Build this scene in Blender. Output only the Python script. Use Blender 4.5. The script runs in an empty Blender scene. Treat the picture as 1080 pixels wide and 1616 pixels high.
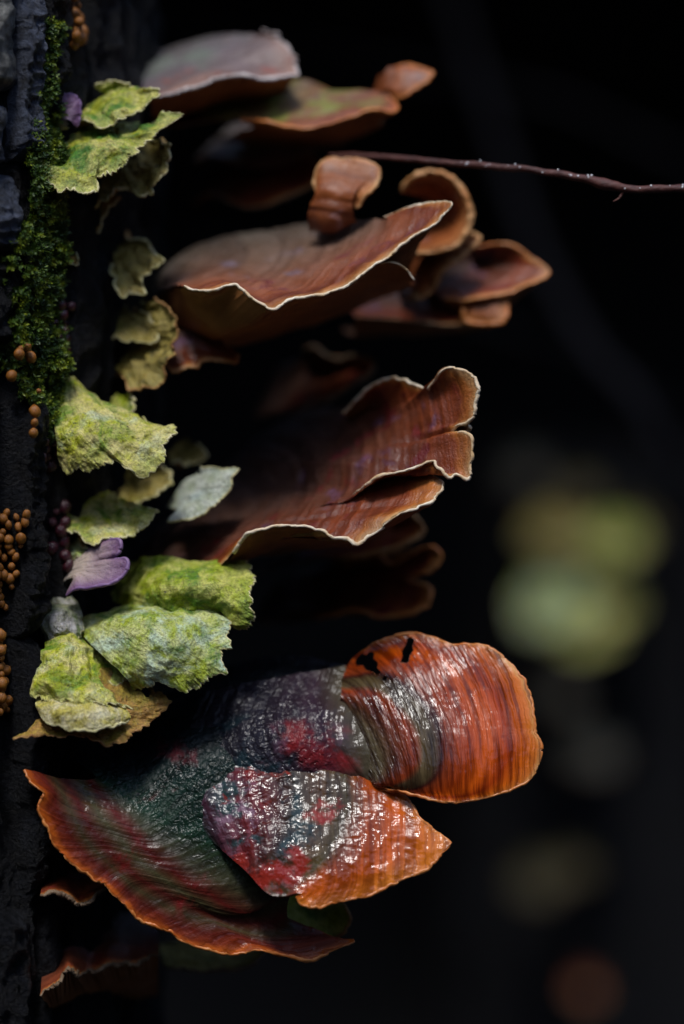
import bpy, math, random
import numpy as np
from mathutils import Vector, noise as mn

# ------------------------------------------------------------------ camera, light, exposure
# one Blender unit is one centimetre; the focused plane lies D in front of the lens
S = bpy.context.scene
S.unit_settings.system = 'METRIC'
S.unit_settings.scale_length = 0.01
D = 55.0
PITCH = math.radians(15)
FWD = np.array([0, math.cos(PITCH), -math.sin(PITCH)])
UPV = np.array([0, math.sin(PITCH), math.cos(PITCH)])
cam_d = bpy.data.cameras.new('camera')
cam = bpy.data.objects.new('camera', cam_d)
S.collection.objects.link(cam)
cam.location = Vector(-FWD * D)
cam.rotation_euler = (math.pi / 2 - PITCH, 0, 0)
cam_d.sensor_fit = 'VERTICAL'
cam_d.sensor_height = 36
cam_d.lens = 36 * D / 16.16
cam_d.clip_start = 1
cam_d.clip_end = 5000
cam_d.dof.use_dof = True
cam_d.dof.focus_distance = D - 0.1
cam_d.dof.aperture_fstop = cam_d.lens * 0.001 / 2.6
S.camera = cam

SUN_EL, SUN_AZ = math.radians(74), math.radians(-160)    # azimuth clockwise from +Y
world = bpy.data.worlds.new('World')
S.world = world
world.use_nodes = True
wn = world.node_tree.nodes
sky = wn.new('ShaderNodeTexSky')
sky.sky_type = 'NISHITA'
sky.sun_disc = False
sky.sun_elevation = SUN_EL
sky.sun_rotation = SUN_AZ
bg = wn['Background']
bg.inputs['Strength'].default_value = 0.11
world.node_tree.links.new(sky.outputs[0], bg.inputs['Color'])
sun_d = bpy.data.lights.new('sun', 'SUN')
sun_d.energy = 1.15
sun_d.angle = math.radians(12)
sun_d.color = (1.0, 0.98, 0.95)
sun = bpy.data.objects.new('sun', sun_d)
S.collection.objects.link(sun)
sdir = Vector((math.sin(SUN_AZ) * math.cos(SUN_EL), math.cos(SUN_AZ) * math.cos(SUN_EL), math.sin(SUN_EL)))
sun.rotation_euler = sdir.to_track_quat('Z', 'Y').to_euler()
sun.location = sdir * 200
S.view_settings.view_transform = 'Standard'
S.view_settings.look = 'None'
S.view_settings.exposure = 1.15
S.view_settings.gamma = 1.0
S.view_settings.use_curve_mapping = False
S.cycles.use_denoising = True
S.cycles.max_bounces = 6

# ------------------------------------------------------------------ coordinates
def P(px, py, d):
    """a point in the view-aligned frame: centimetres right, deep, up"""
    k = (D + d) / D / 100
    return ((px - 540) * k, d, (808 - py) * k)

def to_world(a):
    a = np.asarray(a, float)
    return a[..., :1] * np.array([1.0, 0, 0]) + a[..., 1:2] * FWD + a[..., 2:3] * UPV

def to_px(a):
    k = D / (D + a[..., 1]) * 100
    return np.stack([a[..., 0] * k + 540, 808 - a[..., 2] * k], -1)

def nz(p, s=1.0, seed=0.0):
    return mn.noise((p[0] * s + seed, p[1] * s - seed * 1.7, p[2] * s + seed * 0.6))

def fbm(p, s=1.0, seed=0.0, o=4):
    return mn.fractal((p[0] * s + seed, p[1] * s - seed * 1.7, p[2] * s + seed * 0.6), 0.9, 2.1, o)

def smooth(a, b, x):
    t = np.clip((x - a) / (b - a), 0, 1)
    return t * t * (3 - 2 * t)

def catmull(p, n, arclen=True):
    p = np.asarray(p, float)
    if len(p) == 2:
        return p[0] + (p[1] - p[0]) * np.linspace(0, 1, n)[:, None]
    q = np.vstack([2 * p[0] - p[1], p, 2 * p[-1] - p[-2]])
    m = 24
    out = []
    t = np.linspace(0, 1, m, endpoint=False)[:, None]
    for i in range(len(p) - 1):
        a, b, c, e = q[i:i + 4]
        out.append(0.5 * (2 * b + (c - a) * t + (2 * a - 5 * b + 4 * c - e) * t * t + (3 * b - a - 3 * c + e) * t ** 3))
    out.append(p[-1:])
    out = np.vstack(out)
    if arclen:
        s = np.concatenate([[0], np.cumsum(np.linalg.norm(np.diff(out, axis=0), axis=1))])
    else:
        s = np.arange(len(out), dtype=float)
    s /= s[-1]
    u = np.linspace(0, 1, n)
    return np.stack([np.interp(u, s, out[:, k]) for k in range(out.shape[1])], 1)

def loft(rings, nu, nv, vs=None):
    R = np.stack([catmull([P(*q) for q in r], nu) for r in rings])
    k = len(R)
    vs = np.linspace(0, 1, k) if vs is None else np.array(vs, float)
    v = np.linspace(0, 1, nv)
    if k == 2:
        return R[0][None] + (R[1] - R[0])[None] * v[:, None, None]
    T = np.zeros_like(R)                                      # finite-difference tangents
    for i in range(k):
        a, b = max(i - 1, 0), min(i + 1, k - 1)
        T[i] = (R[b] - R[a]) / (vs[b] - vs[a])
    out = np.empty((nv, nu, 3))
    for j, x in enumerate(v):
        i = min(np.searchsorted(vs, x, 'right') - 1, k - 2)
        h = vs[i + 1] - vs[i]
        t = (x - vs[i]) / h
        out[j] = ((2 * t ** 3 - 3 * t * t + 1) * R[i] + (t ** 3 - 2 * t * t + t) * h * T[i]
                  + (-2 * t ** 3 + 3 * t * t) * R[i + 1] + (t ** 3 - t * t) * h * T[i + 1])
    return out

def grid_normals(G):
    du = np.gradient(G, axis=1)
    dv = np.gradient(G, axis=0)
    n = np.cross(du, dv)
    n /= np.linalg.norm(n, axis=-1, keepdims=True) + 1e-9
    return n

# ------------------------------------------------------------------ objects
COL = S.collection

def link(name, me, m, parent=None, loc=(0, 0, 0)):
    o = bpy.data.objects.new(name, me)
    COL.objects.link(o)
    if m is not None:
        me.materials.append(m)
    o.location = loc
    o.parent = parent
    return o

def tag(o, label=None, cat=None, group=None, kind=None):
    if label: o['label'] = label
    if cat: o['category'] = cat
    if group: o['group'] = group
    if kind: o['kind'] = kind
    return o

def empty(name, base, label, cat, group=None):
    o = bpy.data.objects.new(name, None)
    COL.objects.link(o)
    o.empty_display_size = 0.3
    o.location = Vector(base)
    return tag(o, label, cat, group)

def mesh_from(verts, faces, uvs=None, smooth_shade=True):
    me = bpy.data.meshes.new('mesh')
    me.from_pydata([tuple(v) for v in verts], [], faces)
    if smooth_shade:
        me.polygons.foreach_set('use_smooth', [True] * len(me.polygons))
    if uvs:
        li = np.empty(len(me.loops), int)
        me.loops.foreach_get('vertex_index', li)
        for nm, arr in uvs.items():
            lay = me.uv_layers.new(name=nm)
            lay.data.foreach_set('uv', np.asarray(arr)[li].ravel())
    me.update()
    return me

def grid_faces(nv, nu, flip=False, keep=None, closed=False):
    F = []
    for j in range(nv - 1):
        for i in range(nu if closed else nu - 1):
            if keep is not None and not keep[j, i]:
                continue
            i2 = (i + 1) % nu
            a, b, c, d = j * nu + i, j * nu + i2, (j + 1) * nu + i2, (j + 1) * nu + i
            F.append((a, d, c, b) if flip else (a, b, c, d))
    return F

def tube(points, radii, sides=8):
    """view-frame polyline to a closed-ended tube (verts in view frame, faces)"""
    p = np.asarray(points, float)
    t = np.gradient(p, axis=0)
    t /= np.linalg.norm(t, axis=1, keepdims=True) + 1e-9
    ref = np.array([0.31, 0.2, 0.93])
    a = np.cross(t, ref); a /= np.linalg.norm(a, axis=1, keepdims=True) + 1e-9
    b = np.cross(t, a)
    ang = np.linspace(0, 2 * math.pi, sides, endpoint=False)
    r = np.asarray(radii, float)
    if r.ndim == 1:
        r = np.repeat(r[:, None], sides, 1)
    V = p[:, None] + r[..., None] * (np.cos(ang)[None, :, None] * a[:, None] + np.sin(ang)[None, :, None] * b[:, None])
    F = grid_faces(len(p), sides, closed=True)
    V = V.reshape(-1, 3)
    n = len(p)
    F.append(tuple(range(sides - 1, -1, -1)))
    F.append(tuple((n - 1) * sides + i for i in range(sides)))
    return V, F

SEED = [3.0]
def lobe(parent, rings, m_top, m_under, m_rim, vs=None, nu=140, nv=80, arch=0.0, thick=(0.10, 0.035),
         under=None, lump=(0.03, 2.0), ridge=(0.0, 8), fray=(0.04, 5.0), wave=(0.0, 1.2), rim=0.028,
         flip=False, holes=(), name='lobe', centre=None, crumple=(0.0, 3.0), radial=(0.0, 10), sub_label=None, rimrange=(0, 1)):
    """a fungus lobe lofted from its root (first ring) to its margin (last ring):
    upper surface (the part), with underside and margin as sub-parts"""
    SEED[0] += 7.31
    sd = SEED[0]
    G = loft(rings, nu, nv, vs)
    N = grid_normals(G)
    up = np.array([0, -0.6, 0.8])
    if (N @ up).mean() < 0:
        N = -N
    if flip:
        N = -N
    v = np.linspace(0, 1, nv)[:, None]
    seg = np.linalg.norm(np.diff(G, axis=1), axis=-1)
    ucm = np.concatenate([np.zeros((nv, 1)), np.cumsum(seg, 1)], 1)
    ucm = np.repeat(ucm[int(nv * 0.8)][None], nv, 0)
    seg = np.linalg.norm(np.diff(G, axis=0), axis=-1)
    vcm = np.concatenate([np.zeros((1, nu)), np.cumsum(seg, 0)], 0)
    if centre is not None:
        vcm = np.linalg.norm(G - np.array(P(*centre)), axis=-1)
    out = G[-1] - G[-4]
    out /= np.linalg.norm(out, axis=-1, keepdims=True) + 1e-9
    h = np.zeros((nv, nu)); fr = np.zeros(nu); wv = np.zeros(nu)
    for i in range(nu):
        fr[i] = mn.fractal((ucm[-1, i] * fray[1] * 0.5 + sd, 3.1, sd), 0.45, 2.2, 6)
        wv[i] = fbm((ucm[-1, i], 1.3, 0), wave[1], sd + 9, 2)
    for j in range(nv):
        for i in range(nu):
            p = G[j, i]
            x = fbm(p, lump[1], sd, 5) * lump[0]
            if ridge[0]:
                w = vcm[j, i] + 0.10 * nz(p, 0.9, sd)
                x += ridge[0] * mn.noise((w * ridge[1], ucm[j, i] * 0.15, sd)) + 0.5 * ridge[0] * mn.noise((w * ridge[1] * 2.1, ucm[j, i] * 0.3, sd + 5))
            if radial[0]:
                x += radial[0] * mn.noise((ucm[-1, i] * radial[1], vcm[j, i] * 1.1, sd)) * (0.25 + 0.75 * v[j, 0])
            if crumple[0]:
                q = (p[0] * crumple[1] + sd, p[1] * crumple[1], p[2] * crumple[1])
                x += crumple[0] * (0.6 - 1.7 * abs(mn.noise(q))) + 0.45 * crumple[0] * (0.5 - 1.7 * abs(mn.noise((q[0] * 2.3, q[1] * 2.3, q[2] * 2.3))))
            h[j, i] = x
    h += arch * 4 * v * (1 - v)
    h += wave[0] * wv[None] * smooth(0.45, 1.0, v)
    T = G + N * h[..., None]
    T += (out * (fr * fray[0])[:, None])[None] * (smooth(0.82, 1.0, v) ** 2)[..., None]
    # underside
    nb = max(12, nv // 3)
    if under is None:
        idx = np.linspace(0, nv - 1, nb).round().astype(int)
        vb = np.linspace(0, 1, nb)[:, None]
        B = T[idx] - N[idx] * (thick[0] + (thick[1] - thick[0]) * vb ** 0.7)[..., None]
    else:
        R = [catmull([P(*q) for q in r], nu) for r in under]      # from the margin inwards
        edge = T[-1] - N[-1] * thick[1]
        stack = np.stack([edge] + R)
        idx = np.linspace(0, len(stack) - 1, nb)
        B = np.empty((nb, nu, 3))
        for j, x in enumerate(idx):
            i = min(int(x), len(stack) - 2); f = x - i
            f = f * f * (3 - 2 * f) * 0.35 + f * 0.65
            B[j] = stack[i] * (1 - f) + stack[i + 1] * f
        B = B[::-1]
        for j in range(nb - 1):
            for i in range(nu):
                B[j, i, 2] += 0.05 * fbm(B[j, i], 1.5, sd + 2, 3)
    base = np.array(parent.location)
    keep = None; keepb = None
    if holes:
        def mask(A):
            q = to_px((A[:-1, :-1] + A[1:, 1:] + A[1:, :-1] + A[:-1, 1:]) / 4)
            k = np.ones(q.shape[:2], bool)
            for poly in holes:
                ins = np.zeros(q.shape[:2], bool)
                for (x0, y0), (x1, y1) in zip(poly, poly[1:] + poly[:1]):
                    if y0 == y1: continue
                    c = ((y0 > q[..., 1]) != (y1 > q[..., 1])) & (q[..., 0] < (x1 - x0) * (q[..., 1] - y0) / (y1 - y0) + x0)
                    ins ^= c
                k &= ~ins
            return k
        keep, keepb = mask(T), mask(B)
    e1 = T[1, 1] - T[0, 1]; e2 = T[0, 2] - T[0, 1]
    j0, i0 = nv // 2, nu // 2
    nn = np.cross(T[j0, i0 + 1] - T[j0, i0], T[j0 + 1, i0] - T[j0, i0])
    flipf = (nn @ N[j0, i0]) < 0
    uf = np.stack([np.repeat(np.linspace(0, 1, nu)[None], nv, 0), np.repeat(v, nu, 1)], -1).reshape(-1, 2)
    uc = np.stack([ucm, vcm], -1).reshape(-1, 2)
    top = link(name, mesh_from(to_world(T.reshape(-1, 3)) - base, grid_faces(nv, nu, flipf, keep), {'frac': uf, 'cm': uc}), m_top, parent)
    if sub_label: top['label'] = sub_label
    vb = np.linspace(0, 1, nb)[:, None]
    uf = np.stack([np.repeat(np.linspace(0, 1, nu)[None], nb, 0), np.repeat(vb, nu, 1)], -1).reshape(-1, 2)
    jj = np.linspace(0, nv - 1, nb).round().astype(int)
    uc = np.stack([ucm[jj], vcm[jj]], -1).reshape(-1, 2)
    und = link('underside', mesh_from(to_world(B.reshape(-1, 3)) - base, grid_faces(nb, nu, not flipf, keepb), {'frac': uf, 'cm': uc}), m_under, top)
    # margin: an irregular crust along the edge, closing top and underside
    if rim and m_rim is not None:
        c = (T[-1] + B[-1]) / 2
        i0, i1 = int(rimrange[0] * (nu - 1)), int(rimrange[1] * (nu - 1)) + 1
        c = c[i0:i1]
        half = np.linalg.norm(T[-1] - B[-1], axis=-1)[i0:i1] / 2
        t = np.linspace(0, 1, len(c))
        endt = np.clip(np.minimum(t, 1 - t) * 14, 0.15, 1)
        r = np.empty((len(c), 7))
        for k in range(len(c)):
            for s_ in range(7):
                r[k, s_] = max(half[k] * 0.9, rim * endt[k]) * (1.0 + 0.75 * mn.noise((c[k][0] * 9, c[k][2] * 9 + s_ * 0.9, sd + s_)) + 0.6 * mn.noise((c[k][0] * 1.6, c[k][2] * 1.6, sd)))
        V, F = tube(c, r, 7)
        link('margin', mesh_from(to_world(V) - base, F), m_rim, top)
    return top

# ------------------------------------------------------------------ materials
class Nodes:
    def __init__(self, name):
        self.m = bpy.data.materials.new(name)
        self.m.use_nodes = True
        self.t = self.m.node_tree
        self.b = self.t.nodes['Principled BSDF']
    def n(self, typ, **kw):
        x = self.t.nodes.new(typ)
        for k, v in kw.items(): setattr(x, k, v)
        return x
    def put(self, sock, v):
        if isinstance(v, bpy.types.NodeSocket): self.t.links.new(v, sock)
        elif isinstance(v, tuple) and sock.type == 'RGBA': sock.default_value = (*v[:3], 1)
        else: sock.default_value = v
    def obj(self):
        return self.n('ShaderNodeTexCoord').outputs['Object']
    def uv(self, nm):
        return self.n('ShaderNodeUVMap', uv_map=nm).outputs[0]
    def sep(self, v):
        x = self.n('ShaderNodeSeparateXYZ'); self.put(x.inputs[0], v); return x.outputs
    def comb(self, x, y, z=0.0):
        c = self.n('ShaderNodeCombineXYZ')
        for s, v in zip(c.inputs, (x, y, z)): self.put(s, v)
        return c.outputs[0]
    def math(self, op, a, b=0.0, clamp=False):
        x = self.n('ShaderNodeMath', operation=op, use_clamp=clamp)
        self.put(x.inputs[0], a); self.put(x.inputs[1], b); return x.outputs[0]
    def noise(self, vec, scale, detail=4.0, rough=0.55, dist=0.0, off=0.0):
        if off:
            mp = self.n('ShaderNodeMapping'); self.put(mp.inputs[0], vec); mp.inputs[1].default_value = (off, off * 0.7, -off)
            vec = mp.outputs[0]
        x = self.n('ShaderNodeTexNoise'); self.put(x.inputs['Vector'], vec)
        x.inputs['Scale'].default_value = scale; x.inputs['Detail'].default_value = detail
        x.inputs['Roughness'].default_value = rough; x.inputs['Distortion'].default_value = dist
        return x.outputs[0]
    def voronoi(self, vec, scale, feature='F1'):
        x = self.n('ShaderNodeTexVoronoi', feature=feature); self.put(x.inputs['Vector'], vec)
        x.inputs['Scale'].default_value = scale; return x.outputs['Distance']
    def ramp(self, f, stops, interp='LINEAR'):
        x = self.n('ShaderNodeValToRGB'); self.put(x.inputs[0], f)
        e = x.color_ramp.elements; x.color_ramp.interpolation = interp
        while len(e) < len(stops): e.new(0.5)
        for el, (p, c) in zip(e, stops):
            el.position = p
            el.color = (*c, 1) if isinstance(c, tuple) else (c, c, c, 1)
        return x.outputs[0]
    def rng(self, f, a, b, lo=0.0, hi=1.0):
        x = self.n('ShaderNodeMapRange'); x.interpolation_type = 'SMOOTHSTEP'
        for s, v in zip(x.inputs, (f, a, b, lo, hi)): self.put(s, v)
        return x.outputs[0]
    def mix(self, f, a, b, mode='MIX'):
        x = self.n('ShaderNodeMix', data_type='RGBA', blend_type=mode)
        self.put(x.inputs[0], f); self.put(x.inputs[6], a); self.put(x.inputs[7], b); return x.outputs[2]
    def bump(self, h, dist, strength=1.0, nrm=None):
        x = self.n('ShaderNodeBump'); self.put(x.inputs['Height'], h)
        x.inputs['Distance'].default_value = dist; x.inputs['Strength'].default_value = strength
        if nrm: self.put(x.inputs['Normal'], nrm)
        return x.outputs[0]
    def done(self, col, rough=0.5, nrm=None, spec=0.5, coat=0.0, coat_rough=0.1, sss=0.0):
        self.put(self.b.inputs['Base Color'], col)
        self.put(self.b.inputs['Roughness'], rough)
        if nrm: self.put(self.b.inputs['Normal'], nrm)
        self.put(self.b.inputs['Specular IOR Level'], spec)
        if coat:
            self.put(self.b.inputs['Coat Weight'], coat); self.put(self.b.inputs['Coat Roughness'], coat_rough)
            if nrm: self.put(self.b.inputs['Coat Normal'], nrm)
        if sss:
            self.put(self.b.inputs['Subsurface Weight'], sss)
            self.b.inputs['Subsurface Radius'].default_value = (0.12, 0.06, 0.03)
            self.b.inputs['Subsurface Scale'].default_value = 1.0
        return self.m

def cap_material(name, stops, warp=0.10, bands=(7.0, 0.55), streak=(9.0, 0.25), bump=(0.02, 0.02), rough=(0.3, 0.5),
                 spots=(), spec=0.5, coat=0.0, fine=18.0, sss=0.0, pit=0.0, pitv=2.0, bwarp=0.2, fineband=0.3, sbump=0.15):
    """upper surface: colour zones run from root (0) to margin (1), with growth bands parallel to the margin"""
    g = Nodes(name)
    o = g.obj()
    fv = g.sep(g.uv('frac'))
    cm = g.sep(g.uv('cm'))
    w = g.math('MULTIPLY', g.math('SUBTRACT', g.noise(o, 1.1, 3), 0.5), warp * 2)
    w2 = g.math('MULTIPLY', g.math('SUBTRACT', g.noise(o, 6.0, 3), 0.5), warp * 0.35)
    vv = g.math('ADD', g.math('ADD', fv[1], w), w2)
    col = g.ramp(vv, stops)
    vw = g.math('ADD', cm[1], g.math('MULTIPLY', g.math('SUBTRACT', g.noise(o, 1.6, 2), 0.5), bwarp))
    bvec = g.comb(g.math('MULTIPLY', cm[0], 0.06), vw, 0.37)
    bn = g.noise(bvec, bands[0], 4, 0.65)
    br = g.rng(bn, 0.38, 0.62)
    sn = g.noise(g.comb(cm[0], g.math('MULTIPLY', cm[1], 0.12), 1.7), streak[0], 4, 0.6)
    col = g.mix(g.math('MULTIPLY', g.math('SUBTRACT', 1.0, br), bands[1]), col, (0.25, 0.18, 0.2), 'MULTIPLY')
    col = g.mix(streak[1], col, g.ramp(sn, [(0.3, 0.35), (0.7, 1.0)]), 'MULTIPLY')
    for k, (c, sc, lo, hi, v0, v1, *ur) in enumerate(spots):
        f = g.rng(g.noise(o, sc, 5, 0.6, 0.4, 3.1 + 2.3 * k), lo, hi)
        f = g.math('MULTIPLY', f, g.math('MULTIPLY', g.rng(vv, v0 - 0.06, v0 + 0.06), g.rng(vv, v1 - 0.06, v1 + 0.06, 1.0, 0.0)))
        if ur:
            uu = g.math('ADD', fv[0], w)
            f = g.math('MULTIPLY', f, g.math('MULTIPLY', g.rng(uu, ur[0] - 0.08, ur[0] + 0.08), g.rng(uu, ur[1] - 0.08, ur[1] + 0.08, 1.0, 0.0)))
        col = g.mix(f, col, c)
    fn = g.noise(o, fine, 4, 0.6)
    b2 = g.noise(g.comb(g.math('MULTIPLY', cm[0], 0.12), vw, 2.1), bands[0] * 1.9, 2.0, 0.5)
    h = g.math('ADD', g.math('ADD', g.math('MULTIPLY', bn, bump[0]), g.math('MULTIPLY', b2, bump[0] * fineband)), g.math('MULTIPLY', fn, bump[1]))
    h = g.math('ADD', h, g.math('MULTIPLY', sn, bump[0] * sbump))
    if pit:
        h = g.math('ADD', h, g.math('MULTIPLY', g.math('MULTIPLY', g.noise(o, fine, 2.0, 0.5, 0.8), pit), g.rng(vv, pitv - 0.1, pitv + 0.1, 1.0, 0.12)))
    nrm = g.bump(h, 1.0)
    rg = g.rng(g.noise(o, 2.4, 4, 0.6, 0, 9.0), 0.35, 0.65, rough[0], rough[1])
    return g.done(col, rg, nrm, spec, coat, 0.12, sss)

def plain(name, c1, c2, scale=6.0, rough=0.6, bump=0.01, spec=0.4, coat=0.0, sss=0.0, bscale=None):
    g = Nodes(name)
    o = g.obj()
    n = g.noise(o, scale, 5, 0.6)
    col = g.ramp(n, [(0.32, c1), (0.68, c2)])
    return g.done(col, rough, g.bump(g.noise(o, bscale or scale * 3, 5, 0.65), bump), spec, coat, 0.15, sss)

def algae_material(name, cream, yellow, green, blue, g_amt=0.5, b_amt=0.5, c_amt=0.5, dirt=0.5, scale=1.0):
    """pale wrinkled cap grown over with green algae"""
    g = Nodes(name)
    o = g.obj()
    cm = g.sep(g.uv('cm'))
    fv = g.sep(g.uv('frac'))
    st = g.noise(g.comb(cm[0], g.math('MULTIPLY', cm[1], 0.22), 0.7), 11 * scale, 5, 0.65)
    col = g.ramp(g.noise(o, 3.2 * scale, 6, 0.65, 0.3), [(0.43, yellow), (0.57, cream)])
    col = g.mix(g.rng(g.noise(o, 2.0 * scale, 6, 0.68, 0.5, 4.4), 0.63 - 0.3 * g_amt, 0.85 - 0.3 * g_amt), col, green)
    col = g.mix(g.math('MULTIPLY', g.rng(g.noise(o, 1.7 * scale, 6, 0.7, 0.4, 7.7), 0.68 - 0.3 * b_amt, 0.84 - 0.3 * b_amt), 0.8), col, blue)
    col = g.mix(g.math('MULTIPLY', g.rng(fv[1], 0.72, 1.0), c_amt), col, cream)
    col = g.mix(0.55, col, g.ramp(st, [(0.3, 0.45), (0.62, 1.0)]), 'MULTIPLY')
    gr = g.noise(o, 26 * scale, 4, 0.7)
    col = g.mix(0.75, col, g.ramp(gr, [(0.36, 0.3), (0.55, 1.0)]), 'MULTIPLY')
    sp = g.rng(g.noise(o, 9 * scale, 3, 0.6, 0, 2.2), 0.70 - 0.04 * dirt, 0.76 - 0.04 * dirt)
    col = g.mix(g.math('MULTIPLY', sp, 0.85), col, (0.02, 0.025, 0.015))
    h = g.math('ADD', g.math('MULTIPLY', st, 0.05), g.math('MULTIPLY', gr, 0.022))
    h = g.math('ADD', h, g.math('MULTIPLY', g.noise(o, 7 * scale, 4), 0.06))
    return g.done(col, g.rng(g.noise(o, 4, 3), 0.35, 0.65, 0.3, 0.65), g.bump(h, 1.0), 0.4, 0.0, 0.2, 0.12)

M = {}
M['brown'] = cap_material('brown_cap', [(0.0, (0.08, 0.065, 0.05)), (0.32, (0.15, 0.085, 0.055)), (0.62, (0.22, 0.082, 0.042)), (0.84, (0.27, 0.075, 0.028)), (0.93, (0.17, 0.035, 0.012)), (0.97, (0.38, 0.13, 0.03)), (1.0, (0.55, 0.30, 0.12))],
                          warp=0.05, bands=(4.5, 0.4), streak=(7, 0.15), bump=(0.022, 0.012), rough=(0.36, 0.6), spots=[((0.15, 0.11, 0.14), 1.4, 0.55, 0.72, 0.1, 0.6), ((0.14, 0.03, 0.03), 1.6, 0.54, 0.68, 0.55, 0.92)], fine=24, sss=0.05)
M['brown_dark'] = cap_material('red_brown_cap', [(0.0, (0.03, 0.022, 0.02)), (0.35, (0.075, 0.034, 0.022)), (0.62, (0.13, 0.038, 0.018)), (0.84, (0.21, 0.045, 0.014)), (0.93, (0.22, 0.045, 0.012)), (0.97, (0.46, 0.15, 0.03)), (1.0, (0.60, 0.34, 0.14))],  # root and middle colours darkened to stand in for deeper shade
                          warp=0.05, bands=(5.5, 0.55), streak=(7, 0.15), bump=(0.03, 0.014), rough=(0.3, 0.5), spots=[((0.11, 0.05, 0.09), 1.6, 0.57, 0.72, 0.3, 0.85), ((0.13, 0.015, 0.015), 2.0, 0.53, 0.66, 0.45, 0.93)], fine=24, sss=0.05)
M['brown_under'] = plain('brown_underside', (0.16, 0.055, 0.012), (0.26, 0.10, 0.025), 1.8, 0.6, 0.006)
M['rim_white'] = plain('pale_margin', (0.52, 0.33, 0.15), (0.82, 0.74, 0.58), 2.6, 0.6, 0.02)
M['rim_tan'] = plain('tan_margin', (0.45, 0.17, 0.04), (0.62, 0.36, 0.16), 4.0, 0.5, 0.02)
M['rim_orange'] = plain('orange_margin', (0.50, 0.13, 0.02), (0.62, 0.25, 0.07), 3.0, 0.35, 0.01, 0.5)
M['rim_dull'] = plain('dull_margin', (0.09, 0.05, 0.025), (0.22, 0.15, 0.09), 4.0, 0.6, 0.02)
M['grey'] = cap_material('grey_cap', [(0.0, (0.10, 0.09, 0.08)), (0.4, (0.17, 0.14, 0.15)), (0.8, (0.20, 0.14, 0.13)), (1.0, (0.30, 0.17, 0.13))],
                         bands=(4.0, 0.4), bump=(0.02, 0.01), rough=(0.4, 0.6), spots=[((0.14, 0.17, 0.13), 1.0, 0.48, 0.70, 0.15, 0.7), ((0.22, 0.07, 0.05), 1.6, 0.56, 0.68, 0.3, 1.2)])
M['olive_brown'] = cap_material('olive_brown_cap', [(0.0, (0.07, 0.05, 0.035)), (0.5, (0.17, 0.13, 0.05)), (0.85, (0.22, 0.08, 0.03)), (1.0, (0.35, 0.09, 0.03))],
                                bands=(5.0, 0.5), rough=(0.35, 0.55), spots=[((0.20, 0.20, 0.04), 1.6, 0.45, 0.6, 0.2, 0.9)])
M['orange_soft'] = cap_material('orange_cap', [(0.0, (0.12, 0.035, 0.012)), (0.5, (0.22, 0.062, 0.018)), (0.85, (0.30, 0.085, 0.022)), (1.0, (0.44, 0.17, 0.055))],
                                bands=(6.0, 0.5), streak=(6, 0.12), bump=(0.03, 0.012), rough=(0.3, 0.5), spots=[((0.22, 0.11, 0.10), 2.0, 0.56, 0.70, 0.2, 0.95)], spec=0.3)
M['rim_grey'] = plain('greyish_margin', (0.20, 0.15, 0.14), (0.62, 0.56, 0.54), 2.4, 0.6, 0.02)
# the large wet bracket
M['wet_body'] = cap_material('wet_green_black_cap', [(0.0, (0.010, 0.011, 0.015)), (0.30, (0.007, 0.014, 0.015)), (0.50, (0.010, 0.034, 0.018)), (0.58, (0.05, 0.045, 0.022)),
                             (0.65, (0.10, 0.012, 0.009)), (0.71, (0.07, 0.062, 0.026)), (0.78, (0.09, 0.013, 0.009)), (0.84, (0.06, 0.042, 0.018)), (0.91, (0.11, 0.015, 0.009)), (0.96, (0.20, 0.030, 0.009)), (0.99, (0.48, 0.10, 0.012))],
                             warp=0.03, bands=(6.0, 0.6), streak=(5, 0.08), bump=(0.018, 0.006), rough=(0.07, 0.45), spots=[((0.08, 0.009, 0.014), 1.0, 0.60, 0.72, 0.1, 0.5), ((0.13, 0.010, 0.009), 1.2, 0.56, 0.72, 0.58, 0.86)], fine=12, spec=0.2, pit=0.05, pitv=0.52, bwarp=0.1)
M['wet_purple'] = cap_material('wet_purple_cap', [(0.0, (0.012, 0.012, 0.016)), (0.4, (0.018, 0.016, 0.024)), (0.75, (0.036, 0.020, 0.030)), (0.94, (0.075, 0.062, 0.036))],
                               warp=0.08, bands=(5.0, 0.4), streak=(5, 0.08), bump=(0.025, 0.006), rough=(0.05, 0.28),
                               spots=[((0.17, 0.012, 0.014), 1.2, 0.42, 0.58, 0.30, 0.88, 0.55, 0.92), ((0.13, 0.065, 0.10), 1.5, 0.50, 0.60, 0.5, 0.84, 0.58, 0.88), ((0.010, 0.022, 0.028), 1.3, 0.52, 0.62, 0.0, 0.6, 0.4, 1.0)], fine=11, spec=0.2, pit=0.045, pitv=0.75, sbump=0.0, bwarp=0.1)
M['wet_orange'] = cap_material('wet_orange_cap', [(0.0, (0.085, 0.07, 0.045)), (0.14, (0.11, 0.085, 0.045)), (0.22, (0.10, 0.03, 0.015)), (0.34, (0.26, 0.04, 0.010)), (0.39, (0.10, 0.07, 0.032)), (0.46, (0.075, 0.052, 0.022)), (0.50, (0.05, 0.012, 0.008)), (0.54, (0.24, 0.04, 0.010)),
                               (0.64, (0.38, 0.05, 0.004)), (0.74, (0.54, 0.085, 0.004)), (0.84, (0.36, 0.042, 0.004)), (0.92, (0.58, 0.11, 0.006)), (0.975, (0.60, 0.16, 0.022)), (1.0, (0.66, 0.32, 0.10))],
                               warp=0.015, bands=(8.0, 0.9), streak=(5, 0.10), bump=(0.03, 0.003), rough=(0.06, 0.3), spots=[((0.10, 0.016, 0.014), 1.5, 0.56, 0.70, 0.5, 0.95)], fine=12, spec=0.35, bwarp=0.05, fineband=1.1)
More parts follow.
